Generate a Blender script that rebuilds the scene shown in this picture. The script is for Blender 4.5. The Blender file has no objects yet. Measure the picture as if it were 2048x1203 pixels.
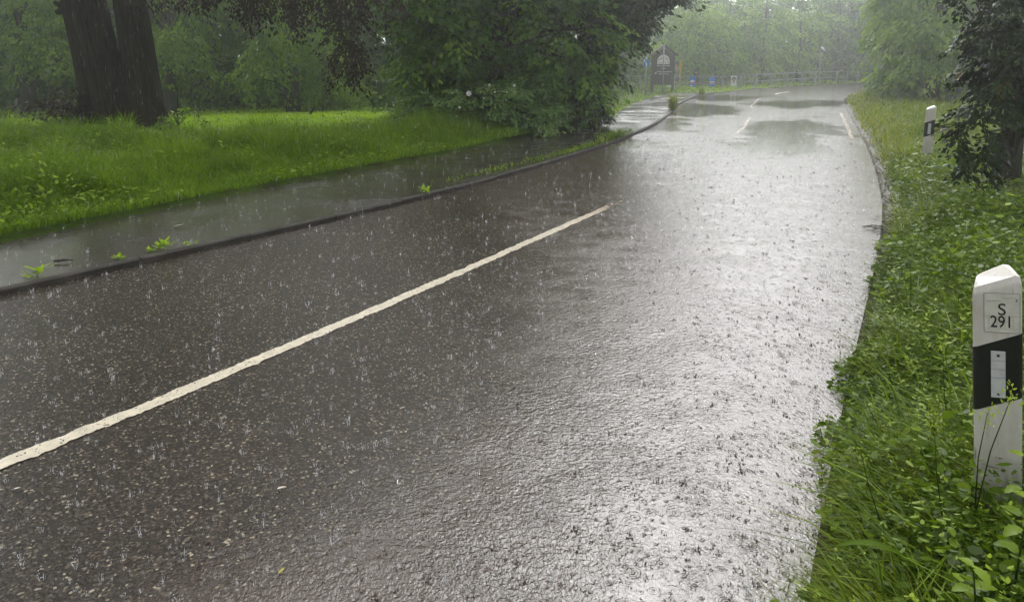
import bpy, bmesh, math, random
import numpy as np
from mathutils import Vector

RNG = np.random.default_rng(7)
random.seed(7)
R = math.radians
SC = bpy.context.scene
COL = SC.collection

# ------------------------------------------------------------------ camera
H = 1.62
FPX = 1479.0                    # focal length in pixels of the 2048 wide photograph
PITCH = R(9.5)
VH = 115.0                      # horizon row
CY = VH + FPX * math.tan(PITCH)
cam = bpy.data.cameras.new('camera')
cam.sensor_width = 36
cam.lens = FPX / 2048 * 36
cam.shift_y = -(601.5 - CY) / 2048
cam.clip_start = 0.05
cam.clip_end = 3000
camo = bpy.data.objects.new('camera', cam)
COL.objects.link(camo)
camo.location = (0, 0, H)
camo.rotation_euler = (R(90) - PITCH, 0, 0)
SC.camera = camo

# ------------------------------------------------------------------ sky, sun, exposure
SUN_EL, SUN_AZ = 46, 9
world = bpy.data.worlds.new('World')
SC.world = world
world.use_nodes = True
wn = world.node_tree
wn.nodes.clear()
sky = wn.nodes.new('ShaderNodeTexSky')
sky.sky_type = 'NISHITA'
sky.sun_disc = False
sky.sun_elevation = R(SUN_EL)
sky.sun_rotation = R(SUN_AZ)
sky.dust_density = 4.0
hs = wn.nodes.new('ShaderNodeHueSaturation')
hs.inputs['Saturation'].default_value = 0.10      # cloud cover: grey sky
bg = wn.nodes.new('ShaderNodeBackground')
bg.inputs['Strength'].default_value = 0.15
wo = wn.nodes.new('ShaderNodeOutputWorld')
wn.links.new(sky.outputs[0], hs.inputs['Color'])
wn.links.new(hs.outputs[0], bg.inputs['Color'])
wn.links.new(bg.outputs[0], wo.inputs['Surface'])
sl = bpy.data.lights.new('sun', 'SUN')
sl.energy = 0.5
sl.angle = R(120)
sl.color = (1.0, 0.97, 0.92)
so = bpy.data.objects.new('sun', sl)
COL.objects.link(so)
so.rotation_euler = (R(90 - SUN_EL), 0, R(180 - SUN_AZ))
SC.view_settings.view_transform = 'Standard'
SC.view_settings.look = 'None'
SC.view_settings.exposure = 1.02
SC.view_settings.gamma = 1
SC.cycles.max_bounces = 8
SC.cycles.diffuse_bounces = 3
SC.cycles.glossy_bounces = 3
SC.cycles.transmission_bounces = 4
SC.cycles.transparent_max_bounces = 6
SC.cycles.volume_bounces = 1
SC.cycles.use_denoising = True


# ------------------------------------------------------------------ helpers
def ray(u, v):
    dx = (u - 1024) / FPX
    dv = (v - CY) / FPX
    return np.array([dx, math.cos(PITCH) - dv * math.sin(PITCH), -math.sin(PITCH) - dv * math.cos(PITCH)])


def at(u, v, z=0.0):
    """point of height z seen at photo pixel (u, v)"""
    r = ray(u, v)
    t = (z - H) / r[2]
    return np.array([0, 0, H]) + r * t


def pt(u, v, d):
    """point at forward distance d seen at photo pixel (u, v)"""
    r = ray(u, v)
    return np.array([0, 0, H]) + r * (d / r[1])


def tag(o, label=None, cat=None, group=None, kind=None):
    if label: o['label'] = label
    if cat: o['category'] = cat
    if group: o['group'] = group
    if kind: o['kind'] = kind
    return o


def empty(name, loc, label, cat, group=None, rz=0.0):
    o = bpy.data.objects.new(name, None)
    o.empty_display_size = 0.1
    COL.objects.link(o)
    o.location = [float(c) for c in loc]
    o.rotation_euler[2] = rz
    return tag(o, label, cat, group)


def link(name, me, mat=None, parent=None):
    if mat is not None:
        me.materials.append(mat)
    o = bpy.data.objects.new(name, me)
    COL.objects.link(o)
    if parent is not None:
        o.parent = parent
    return o


def from_arrays(name, V, polys, rnd=None, smooth=False):
    """polys: list of int arrays (n, k); rnd: list of arrays (n) with one value per face"""
    me = bpy.data.meshes.new(name)
    V = np.asarray(V, dtype=np.float32)
    me.vertices.add(len(V))
    me.vertices.foreach_set('co', V.ravel())
    tot = np.concatenate([np.full(len(p), p.shape[1], dtype=np.int32) for p in polys])
    loops = np.concatenate([p.ravel() for p in polys]).astype(np.int32)
    me.loops.add(len(loops))
    me.loops.foreach_set('vertex_index', loops)
    me.polygons.add(len(tot))
    st = np.concatenate([[0], np.cumsum(tot)[:-1]]).astype(np.int32)
    me.polygons.foreach_set('loop_start', st)
    me.polygons.foreach_set('loop_total', tot)
    if rnd is not None:
        a = me.attributes.new('rnd', 'FLOAT', 'FACE')
        a.data.foreach_set('value', np.concatenate(rnd).astype(np.float32))
    me.update(calc_edges=True)
    if smooth:
        me.polygons.foreach_set('use_smooth', np.ones(len(tot), dtype=bool))
    return me


def norm(a):
    return a / np.maximum(np.linalg.norm(a, axis=-1, keepdims=True), 1e-9)


def vnoise(x, y, seed=0):
    """smooth value noise in 0..1"""
    g = np.random.default_rng(seed).random((64, 64))
    xi = np.floor(x).astype(int); yi = np.floor(y).astype(int)
    fx = x - xi; fy = y - yi
    fx = fx * fx * (3 - 2 * fx); fy = fy * fy * (3 - 2 * fy)
    a = g[xi % 64, yi % 64]; b = g[(xi + 1) % 64, yi % 64]
    c = g[xi % 64, (yi + 1) % 64]; d = g[(xi + 1) % 64, (yi + 1) % 64]
    return (a * (1 - fx) + b * fx) * (1 - fy) + (c * (1 - fx) + d * fx) * fy


def smooth(a, b, x):
    t = np.clip((x - a) / (b - a), 0, 1)
    return t * t * (3 - 2 * t)


def inside(px, py, poly):
    poly = np.asarray(poly)
    r = np.zeros(len(px), dtype=bool)
    n = len(poly)
    for i in range(n):
        x1, y1 = poly[i][:2]; x2, y2 = poly[(i + 1) % n][:2]
        if y1 == y2:
            continue
        c = ((y1 > py) != (y2 > py)) & (px < (x2 - x1) * (py - y1) / (y2 - y1) + x1)
        r ^= c
    return r


def resample(P, n):
    P = np.asarray(P, float)
    s = np.concatenate([[0], np.cumsum(np.linalg.norm(np.diff(P, axis=0), axis=1))])
    t = np.linspace(0, s[-1], n)
    return np.stack([np.interp(t, s, P[:, k]) for k in range(P.shape[1])], 1)


def soften(P, n=160, it=10):
    """resample and round a polyline"""
    Q = resample(P, n)
    for _ in range(it):
        Q[1:-1] = 0.25 * Q[:-2] + 0.5 * Q[1:-1] + 0.25 * Q[2:]
    return Q


class MB:
    """collects boxes, tubes and prisms, builds ONE mesh"""
    def __init__(self):
        self.V = []; self.F = []

    def add(self, v, f):
        b = len(self.V)
        self.V += [tuple(float(c) for c in p) for p in v]
        self.F += [tuple(b + i for i in q) for q in f]

    def box(self, c, s, rz=0.0):
        cx, cy, cz = c; sx, sy, sz = [q / 2 for q in s]
        co, si = math.cos(rz), math.sin(rz)
        v = []
        for dz in (-sz, sz):
            for dx, dy in ((-sx, -sy), (sx, -sy), (sx, sy), (-sx, sy)):
                v.append((cx + dx * co - dy * si, cy + dx * si + dy * co, cz + dz))
        self.add(v, [(3, 2, 1, 0), (4, 5, 6, 7), (0, 1, 5, 4), (1, 2, 6, 5), (2, 3, 7, 6), (3, 0, 4, 7)])

    def tube(self, pts, rad, n=8, cap=True):
        pts = [np.asarray(p, float) for p in pts]
        if not hasattr(rad, '__len__'):
            rad = [rad] * len(pts)
        ref = np.array([0.3, 0.95, 0.1])
        v = []
        for i, p in enumerate(pts):
            t = pts[min(i + 1, len(pts) - 1)] - pts[max(i - 1, 0)]
            t = t / max(np.linalg.norm(t), 1e-9)
            a = np.cross(t, ref)
            if np.linalg.norm(a) < 1e-3:
                a = np.cross(t, np.array([1.0, 0, 0]))
            a /= np.linalg.norm(a)
            b = np.cross(t, a)
            for k in range(n):
                an = 2 * math.pi * k / n
                v.append(p + rad[i] * (a * math.cos(an) + b * math.sin(an)))
        f = []
        for i in range(len(pts) - 1):
            for k in range(n):
                f.append((i * n + k, i * n + (k + 1) % n, (i + 1) * n + (k + 1) % n, (i + 1) * n + k))
        if cap:
            f.append(tuple(range(n))[::-1]); f.append(tuple((len(pts) - 1) * n + k for k in range(n)))
        self.add(v, f)

    def prism(self, outline, y0, y1):
        """outline in x,z; extruded from y0 to y1"""
        n = len(outline)
        v = [(x, y0, z) for x, z in outline] + [(x, y1, z) for x, z in outline]
        f = [tuple(range(n)), tuple(range(2 * n - 1, n - 1, -1))]
        f += [(i, i + n, (i + 1) % n + n, (i + 1) % n) for i in range(n)]
        self.add(v, f)

    def build(self, name, mat=None, parent=None, smooth=False, bevel=0.0):
        me = bpy.data.meshes.new(name)
        me.from_pydata(self.V, [], self.F)
        me.validate()
        bm = bmesh.new(); bm.from_mesh(me)
        bmesh.ops.recalc_face_normals(bm, faces=bm.faces)
        if bevel:
            bmesh.ops.bevel(bm, geom=[e for e in bm.edges if e.is_manifold and e.calc_face_angle(0) > 0.4],
                            offset=bevel, segments=2, affect='EDGES', profile=0.5)
        bm.to_mesh(me); bm.free()
        if smooth:
            for p in me.polygons: p.use_smooth = True
        return link(name, me, mat, parent)


# ------------------------------------------------------------------ materials
def newmat(name):
    m = bpy.data.materials.new(name)
    m.use_nodes = True
    nt = m.node_tree
    b = nt.nodes['Principled BSDF']
    return m, nt, b


def N(nt, typ, **kw):
    n = nt.nodes.new(typ)
    for k, v in kw.items():
        if k.startswith('i_'):
            key = k[2:]
            n.inputs[int(key) if key.isdigit() else key].default_value = v
        else:
            setattr(n, k, v)
    return n


def ramp(nt, src, stops, interp='LINEAR'):
    r = nt.nodes.new('ShaderNodeValToRGB')
    r.color_ramp.interpolation = interp
    e = r.color_ramp.elements
    while len(e) < len(stops):
        e.new(0.5)
    for el, (p, c) in zip(e, stops):
        el.position = p
        el.color = (c, c, c, 1) if not hasattr(c, '__len__') else (*c, 1)
    nt.links.new(src, r.inputs[0])
    return r.outputs[0]


def math_(nt, op, a, b=None, clamp=False):
    n = nt.nodes.new('ShaderNodeMath'); n.operation = op; n.use_clamp = clamp
    for i, x in enumerate((a, b)):
        if x is None: continue
        if hasattr(x, 'links'): nt.links.new(x, n.inputs[i])
        else: n.inputs[i].default_value = x
    return n.outputs[0]


def mixc(nt, fac, a, b):
    n = nt.nodes.new('ShaderNodeMix'); n.data_type = 'RGBA'
    for x, s in ((fac, n.inputs[0]), (a, n.inputs[6]), (b, n.inputs[7])):
        if hasattr(x, 'links'): nt.links.new(x, s)
        elif hasattr(x, '__len__'): s.default_value = (*x, 1)
        else: s.default_value = x
    return n.outputs[2]


def coords(nt, scale=(1, 1, 1), rot=0.0):
    tc = nt.nodes.new('ShaderNodeTexCoord')
    mp = nt.nodes.new('ShaderNodeMapping')
    mp.inputs['Scale'].default_value = scale
    mp.inputs['Rotation'].default_value = (0, 0, rot)
    nt.links.new(tc.outputs['Object'], mp.inputs['Vector'])
    return mp.outputs[0]


def leafmat(name, stops, trans=0.35, rough=0.45, tint=(1.2, 1.3, 0.35), spec=0.10):
    m, nt, b = newmat(name)
    at_ = N(nt, 'ShaderNodeAttribute', attribute_name='rnd')
    c = ramp(nt, at_.outputs['Fac'], stops)
    nt.links.new(c, b.inputs['Base Color'])
    b.inputs['Roughness'].default_value = rough
    b.inputs['Specular IOR Level'].default_value = spec
    tr = N(nt, 'ShaderNodeBsdfTranslucent')
    mul = N(nt, 'ShaderNodeMix', data_type='RGBA', blend_type='MULTIPLY')
    mul.inputs[0].default_value = 1.0
    nt.links.new(c, mul.inputs[6]); mul.inputs[7].default_value = (*tint, 1)
    nt.links.new(mul.outputs[2], tr.inputs['Color'])
    mx = N(nt, 'ShaderNodeMixShader'); mx.inputs[0].default_value = trans
    nt.links.new(b.outputs[0], mx.inputs[1]); nt.links.new(tr.outputs[0], mx.inputs[2])
    nt.links.new(mx.outputs[0], nt.nodes['Material Output'].inputs['Surface'])
    return m


def plain(name, c, rough=0.5, var=0.12, scale=8.0, metal=0.0, bump=0.0):
    """paint, plastic or metal with uneven grime"""
    m, nt, b = newmat(name)
    n = N(nt, 'ShaderNodeTexNoise', i_Scale=scale, i_Detail=6.0)
    nt.links.new(coords(nt), n.inputs['Vector'])
    lo = tuple(x * (1 - 2 * var) for x in c); hi = tuple(min(1, x * (1 + var)) for x in c)
    nt.links.new(ramp(nt, n.outputs['Fac'], [(0.3, lo), (0.65, hi)]), b.inputs['Base Color'])
    b.inputs['Roughness'].default_value = rough
    b.inputs['Metallic'].default_value = metal
    if bump:
        bp = N(nt, 'ShaderNodeBump', i_Strength=bump, i_Distance=0.01)
        nt.links.new(n.outputs['Fac'], bp.inputs['Height'])
        nt.links.new(bp.outputs[0], b.inputs['Normal'])
    return m


def barkmat(name, c0, c1, sc=(9, 9, 1.2)):
    m, nt, b = newmat(name)
    n = N(nt, 'ShaderNodeTexNoise', i_Scale=2.2, i_Detail=8.0, i_Roughness=0.65)
    nt.links.new(coords(nt, sc), n.inputs['Vector'])
    nt.links.new(ramp(nt, n.outputs['Fac'], [(0.32, c0), (0.68, c1)]), b.inputs['Base Color'])
    b.inputs['Roughness'].default_value = 0.7
    b.inputs['Specular IOR Level'].default_value = 0.2
    bp = N(nt, 'ShaderNodeBump', i_Strength=0.9, i_Distance=0.04)
    nt.links.new(n.outputs['Fac'], bp.inputs['Height'])
    nt.links.new(bp.outputs[0], b.inputs['Normal'])
    return m


M_grass = leafmat('lawn_grass', [(0.0, (0.06, 0.115, 0.005)), (0.5, (0.155, 0.265, 0.010)), (0.85, (0.26, 0.38, 0.018)), (1.0, (0.30, 0.32, 0.06))], 0.38, 0.32)
M_short = leafmat('mown_grass', [(0.0, (0.2, 0.33, 0.008)), (0.6, (0.31, 0.47, 0.012)), (1.0, (0.38, 0.52, 0.022))], 0.38, 0.32)
M_tall = leafmat('tall_grass', [(0.0, (0.10, 0.19, 0.016)), (0.6, (0.20, 0.33, 0.03)), (1.0, (0.33, 0.40, 0.09))], 0.38, 0.32)
M_dry = leafmat('verge_grass', [(0.0, (0.06, 0.10, 0.006)), (0.55, (0.155, 0.22, 0.012)), (0.85, (0.27, 0.29, 0.035)), (1.0, (0.36, 0.30, 0.11))], 0.38, 0.32)
M_weed = leafmat('verge_leaf', [(0.0, (0.032, 0.062, 0.004)), (0.5, (0.10, 0.17, 0.008)), (1.0, (0.26, 0.35, 0.02))], 0.3, 0.33)
M_green = leafmat('green_leaf', [(0.0, (0.035, 0.08, 0.011)), (0.5, (0.09, 0.18, 0.02)), (1.0, (0.26, 0.40, 0.045))], 0.35, 0.35)
M_light = leafmat('light_leaf', [(0.0, (0.09, 0.17, 0.018)), (0.5, (0.18, 0.30, 0.032)), (1.0, (0.32, 0.44, 0.06))], 0.4, 0.35)
M_shrub = leafmat('shrub_leaf', [(0.0, (0.06, 0.12, 0.03)), (0.5, (0.15, 0.26, 0.07)), (1.0, (0.30, 0.42, 0.14))], 0.35, 0.3)
M_dark = leafmat('dark_leaf', [(0.0, (0.018, 0.035, 0.010)), (0.6, (0.035, 0.065, 0.016)), (1.0, (0.07, 0.12, 0.03))], 0.25, 0.3)
M_holly = leafmat('glossy_leaf', [(0.0, (0.012, 0.026, 0.007)), (0.7, (0.026, 0.05, 0.011)), (0.93, (0.06, 0.1, 0.02)), (1.0, (0.16, 0.09, 0.03))], 0.18, 0.22)
M_copper = leafmat('copper_leaf', [(0.0, (0.022, 0.016, 0.013)), (0.6, (0.04, 0.03, 0.02)), (0.9, (0.045, 0.055, 0.02)), (1.0, (0.10, 0.06, 0.035))], 0.25, 0.4, (1.3, 0.9, 0.7))
M_bark = barkmat('bark', (0.008, 0.006, 0.004), (0.045, 0.033, 0.020))
M_bark2 = barkmat('grey_bark', (0.03, 0.026, 0.022), (0.10, 0.088, 0.072))
M_white = plain('white_flower', (0.75, 0.72, 0.68), 0.6)

# ------------------------------------------------------------------ road edges (world), traced on the ground
kerb_px = [(0, 593), (300, 521), (600, 458), (760, 419), (918, 380), (1060, 340), (1180, 303), (1240, 282), (1300, 257), (1338, 232), (1356, 210), (1392, 193), (1425, 187)]
far_px = [(1500, 178), (1600, 172), (1700, 167), (1800, 163)]
path_px = [(0, 486), (120, 459), (260, 429), (420, 398), (600, 363), (760, 333), (930, 300), (1080, 268), (1160, 250), (1215, 233), (1265, 208), (1310, 192), (1345, 186)]
right_px = [(1700, 1203), (1640, 1080), (1650, 950), (1690, 780), (1730, 620), (1758, 500), (1768, 420), (1757, 360), (1735, 295), (1705, 240), (1691, 215), (1688, 200), (1700, 188), (1722, 178), (1745, 170)]
centre_px = [(0, 930), (290, 815), (580, 692), (880, 563), (1180, 430), (1290, 381), (1390, 325), (1450, 285), (1485, 258), (1500, 235), (1503, 212), (1518, 197), (1560, 186), (1640, 177), (1750, 170)]
KZ = 0.045                      # kerb height
kerbw = np.array([at(*p)[:2] for p in kerb_px + far_px])
pathw = np.array([at(u, v, KZ)[:2] for u, v in path_px])
rightw = np.array([at(*p)[:2] for p in right_px])
centw = np.array([at(*p)[:2] for p in centre_px])


def back(P, L):
    d = P[0] - P[1]; d = d / np.linalg.norm(d)
    return P[0] + d * L


dk = kerbw[0] - kerbw[2]; dk /= np.linalg.norm(dk)
kerbE = np.vstack([kerbw[0] + dk * 16, kerbw])
pathE = np.vstack([pathw[0] + dk * 16, pathw])
rightE = np.vstack([rightw[0] + np.array([-0.5, -0.86]) * 14, rightw[0] + np.array([-0.5, -0.86]) * 3, rightw[1:]])
dc = centw[0] - centw[2]; dc /= np.linalg.norm(dc)
centE = np.vstack([centw[0] + dc * 12, centw])
far_end = np.array([95.0, 105.0])
kerbE = np.vstack([kerbE, far_end + [-4, 5]])
rightE = np.vstack([rightE, far_end + [4, -5]])
kerbS = soften(kerbE, 320, 6); pathS = soften(pathE, 240, 6); rightS = soften(rightE, 320, 6); centS = soften(centE, 300, 6)


def dist_to(P, Q):
    """distance from points P (n,2) to polyline Q"""
    best = np.full(len(P), 1e9)
    for a, b in zip(Q[:-1], Q[1:]):
        d = b - a; L = max(d @ d, 1e-12)
        t = np.clip(((P - a) @ d) / L, 0, 1)
        best = np.minimum(best, np.linalg.norm(P - a - t[:, None] * d, axis=1))
    return best


# ---- road sheet with a water-depth value per vertex
na, nb = 1000, 70
# near part of the loft is denser
A = resample(kerbS, 4000); B = resample(rightS, 4000)
q = np.linspace(0, 1, na) ** 1.0
ia = (q * 3999).astype(int)
Lr = A[ia]; 
# pair right edge by nearest forward progress
Rr = B[ia]
w = np.linspace(0, 1, nb)
G = Lr[:, None, :] * (1 - w)[None, :, None] + Rr[:, None, :] * w[None, :, None]
gx, gy = G[..., 0].ravel(), G[..., 1].ravel()
V = np.stack([gx, gy, np.zeros_like(gx)], 1)
idx = np.arange(na * nb).reshape(na, nb)
F = np.stack([idx[:-1, :-1], idx[:-1, 1:], idx[1:, 1:], idx[1:, :-1]], -1).reshape(-1, 4)
road_me = from_arrays('road', V, [F])
P2 = np.stack([gx, gy], 1)
sd = dist_to(P2, centS[::3])
# side of the centre line: right is +
ci = np.argmin(np.linalg.norm(P2[:, None, :] - centS[None, ::6, :], axis=2), axis=1) * 6
ci = np.clip(ci, 0, len(centS) - 2)
tg = centS[ci + 1] - centS[ci]
side = np.sign((P2 - centS[ci])[:, 0] * tg[:, 1] - (P2 - centS[ci])[:, 1] * tg[:, 0])
s = sd * side
wob = (vnoise(gx * 0.9 + 5, gy * 0.5 + 3, 3) - 0.5) * 0.7 + (vnoise(gx * 3, gy * 2, 4) - 0.5) * 0.25
edge = np.interp(gy, [0, 2.4, 4.1, 6.2, 7.5, 9.0, 11, 15], [1.8, 1.5, 0.9, -0.1, -0.9, -2.2, -3.2, -4.5])
flood = smooth(-0.45, 0.75, s - edge + wob)
# wind-still patches of the far water mirror the trees, ruffled ones the sky
pz = np.stack([gx, gy, np.zeros_like(gx) - H], 1)
fw = pz[:, 1] * math.cos(PITCH) - pz[:, 2] * math.sin(PITCH); fw = np.where(fw < 0.5, 0.5, fw)
upc = pz[:, 1] * math.sin(PITCH) + pz[:, 2] * math.cos(PITCH)
ppx = 1024 + FPX * pz[:, 0] / fw; ppy = CY - FPX * upc / fw
still = np.zeros_like(gx)
for cu, cv, ru, rv in ((1590, 262, 95, 30), (1560, 295, 110, 24), (1395, 222, 90, 14), (1320, 250, 80, 18), (1590, 208, 90, 8), (1440, 197, 70, 6), (1250, 285, 70, 12)):
    q2 = ((ppx - cu) / ru / 1.25) ** 2 + ((ppy - cv) / rv / 1.2) ** 2
    still = np.maximum(still, np.exp(-q2 * 1.2))
still = smooth(0.25, 0.7, still + 0.5 * (vnoise(gx * 1.1, gy * 0.45, 61) - 0.5) + 0.5 * (vnoise(gx * 2.2, gy * 1.7, 62) - 0.5) + 0.4 * (vnoise(gx * 5, gy * 4, 63) - 0.5) * (gy > 9)) * (gy > 9)
a = road_me.attributes.new('deep', 'FLOAT', 'POINT'); a.data.foreach_set('value', (flood * smooth(0.3, 1.6, s - edge + wob)).astype(np.float32))
a = road_me.attributes.new('still', 'FLOAT', 'POINT'); a.data.foreach_set('value', still.astype(np.float32))
a = road_me.attributes.new('flood', 'FLOAT', 'POINT'); a.data.foreach_set('value', flood.astype(np.float32))


def road_material():
    m, nt, b = newmat('wet_asphalt')
    co = coords(nt)
    fl = N(nt, 'ShaderNodeAttribute', attribute_name='flood').outputs['Fac']
    # aggregate
    vo = N(nt, 'ShaderNodeTexVoronoi', i_Scale=115.0, i_Randomness=1.0)
    nt.links.new(co, vo.inputs['Vector'])
    sep = N(nt, 'ShaderNodeSeparateColor'); nt.links.new(vo.outputs['Color'], sep.inputs[0])
    stone = ramp(nt, sep.outputs[0], [(0.0, (0.010, 0.0078, 0.0055)), (0.55, (0.024, 0.0185, 0.013)), (0.86, (0.048, 0.038, 0.028)), (0.965, (0.11, 0.098, 0.075)), (0.992, (0.30, 0.27, 0.20))])
    nz = N(nt, 'ShaderNodeTexNoise', i_Scale=1.3, i_Detail=4.0); nt.links.new(co, nz.inputs['Vector'])
    big = ramp(nt, nz.outputs['Fac'], [(0.3, (0.75, 0.72, 0.68)), (0.7, (1.15, 1.1, 1.05))])
    mu = N(nt, 'ShaderNodeMix', data_type='RGBA', blend_type='MULTIPLY'); mu.inputs[0].default_value = 1
    nt.links.new(stone, mu.inputs[6]); nt.links.new(big, mu.inputs[7])
    mud = mixc(nt, nz.outputs['Fac'], (0.050, 0.037, 0.029), (0.080, 0.061, 0.050))
    deep = ramp(nt, fl, [(0.15, 0.0), (0.85, 0.85)])
    base = mixc(nt, deep, mu.outputs[2], mud)
    nt.links.new(base, b.inputs['Base Color'])
    # roughness: thin film over stones is rougher than the water sheet
    stl = N(nt, 'ShaderNodeAttribute', attribute_name='still').outputs['Fac']
    r1 = mixc(nt, fl, (0.22, 0.22, 0.22), (0.13, 0.13, 0.13))
    r2 = mixc(nt, stl, r1, (0.09, 0.09, 0.09))
    nt.links.new(r2, b.inputs['Roughness'])
    nt.links.new(math_(nt, 'ADD', 1.34, math_(nt, 'MULTIPLY', fl, 0.22)), b.inputs['IOR'])
    # heights -------------------------------------------------
    st = math_(nt, 'MULTIPLY', vo.outputs['Distance'], -0.0016)
    # wind and flow wavelets, stretched across the flow
    w1 = N(nt, 'ShaderNodeTexNoise', i_Scale=100.0, i_Detail=2.0, i_Roughness=0.6, i_Distortion=0.5)
    nt.links.new(coords(nt, (1.0, 0.62, 1), R(70)), w1.inputs['Vector'])
    w2 = N(nt, 'ShaderNodeTexNoise', i_Scale=42.0, i_Detail=3.0, i_Distortion=0.5)
    nt.links.new(coords(nt, (0.7, 1.0, 1), R(-38)), w2.inputs['Vector'])
    # drop rings
    rings = None
    for sc_, k, fall, amp, off in ((6.5, 50.0, 5.5, 0.0011, 0.0), (11.0, 34.0, 5.0, 0.0009, 4.3), (17.0, 24.0, 4.5, 0.0007, 8.9)):
        v2 = N(nt, 'ShaderNodeTexVoronoi', i_Scale=sc_, voronoi_dimensions='2D')
        mp = coords(nt)
        ad = N(nt, 'ShaderNodeVectorMath', operation='ADD'); ad.inputs[1].default_value = (off, off * 0.7, 0)
        nt.links.new(mp, ad.inputs[0]); nt.links.new(ad.outputs[0], v2.inputs['Vector'])
        d = v2.outputs['Distance']
        sp = N(nt, 'ShaderNodeSeparateColor'); nt.links.new(v2.outputs['Color'], sp.inputs[0])
        ph = math_(nt, 'MULTIPLY', sp.outputs[0], 6.28)
        wv = math_(nt, 'SINE', math_(nt, 'ADD', math_(nt, 'MULTIPLY', d, k), ph))
        en = math_(nt, 'POWER', 2.718, math_(nt, 'MULTIPLY', d, -fall))
        h = math_(nt, 'MULTIPLY', math_(nt, 'MULTIPLY', wv, en), amp)
        h = math_(nt, 'MULTIPLY', h, sp.outputs[1])
        rings = h if rings is None else math_(nt, 'ADD', rings, h)
    # pock marks where drops have just hit
    v3 = N(nt, 'ShaderNodeTexVoronoi', i_Scale=26.0, voronoi_dimensions='2D'); nt.links.new(co, v3.inputs['Vector'])
    sp3 = N(nt, 'ShaderNodeSeparateColor'); nt.links.new(v3.outputs['Color'], sp3.inputs[0])
    hit = math_(nt, 'GREATER_THAN', sp3.outputs[0], 0.6)
    pk = math_(nt, 'MULTIPLY', math_(nt, 'POWER', 2.718, math_(nt, 'MULTIPLY', math_(nt, 'MULTIPLY', v3.outputs['Distance'], v3.outputs['Distance']), -34.0)), -0.0022)
    pk = math_(nt, 'MULTIPLY', pk, hit)
    wl = math_(nt, 'ADD', math_(nt, 'MULTIPLY', w1.outputs['Fac'], 0.0036), math_(nt, 'MULTIPLY', w2.outputs['Fac'], 0.0068))
    calm = math_(nt, 'SUBTRACT', 1.0, math_(nt, 'MULTIPLY', stl, 0.8))
    dp = N(nt, 'ShaderNodeAttribute', attribute_name='deep').outputs['Fac']
    wl = math_(nt, 'MULTIPLY', wl, math_(nt, 'SUBTRACT', 1.0, math_(nt, 'MULTIPLY', dp, 0.5)))
    gu = N(nt, 'ShaderNodeTexNoise', i_Scale=3.2, i_Detail=3.0); nt.links.new(co, gu.inputs['Vector'])
    wl = math_(nt, 'MULTIPLY', wl, ramp(nt, gu.outputs['Fac'], [(0.3, 0.45), (0.7, 1.5)]))
    rings = math_(nt, 'MULTIPLY', rings, math_(nt, 'ADD', 0.4, math_(nt, 'MULTIPLY', dp, 1.5)))
    water = math_(nt, 'MULTIPLY', math_(nt, 'ADD', math_(nt, 'ADD', wl, rings), pk), calm)
    water = math_(nt, 'MULTIPLY', water, math_(nt, 'ADD', math_(nt, 'MULTIPLY', fl, 0.75), 0.25))
    dry = math_(nt, 'MULTIPLY', st, math_(nt, 'SUBTRACT', 1.0, fl))
    hgt = math_(nt, 'ADD', water, dry)
    bp = N(nt, 'ShaderNodeBump', i_Strength=1.0, i_Distance=1.0)
    nt.links.new(hgt, bp.inputs['Height'])
    nt.links.new(bp.outputs[0], b.inputs['Normal'])
    return m


M_road = road_material()
tag(link('road', road_me, M_road), kind='structure')

# ---- path (pavement) and kerb
off = np.array([-0.12 * 0.79, 0.12 * 0.61])


def left_normal(P):
    t = np.gradient(P, axis=0); t = t / np.linalg.norm(t, axis=1, keepdims=True)
    return np.stack([-t[:, 1], t[:, 0]], 1)


kend = np.argmin(np.linalg.norm(kerbS - at(1425, 187)[:2], axis=1))
K = resample(kerbS[:kend + 1], 260)
nrmK = left_normal(K)
Kb = K + nrmK * 0.07
Pp = resample(pathS, 260)
nb2 = 14
w = np.linspace(0, 1, nb2)
G = (K + nrmK * 0.065)[:, None, :] * (1 - w)[None, :, None] + Pp[:, None, :] * w[None, :, None]
V = np.concatenate([G.reshape(-1, 2), np.full((260 * nb2, 1), KZ - 0.006)], 1)
idx = np.arange(260 * nb2).reshape(260, nb2)
F = np.stack([idx[:-1, :-1], idx[1:, :-1], idx[1:, 1:], idx[:-1, 1:]], -1).reshape(-1, 4)[:, ::-1]


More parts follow.
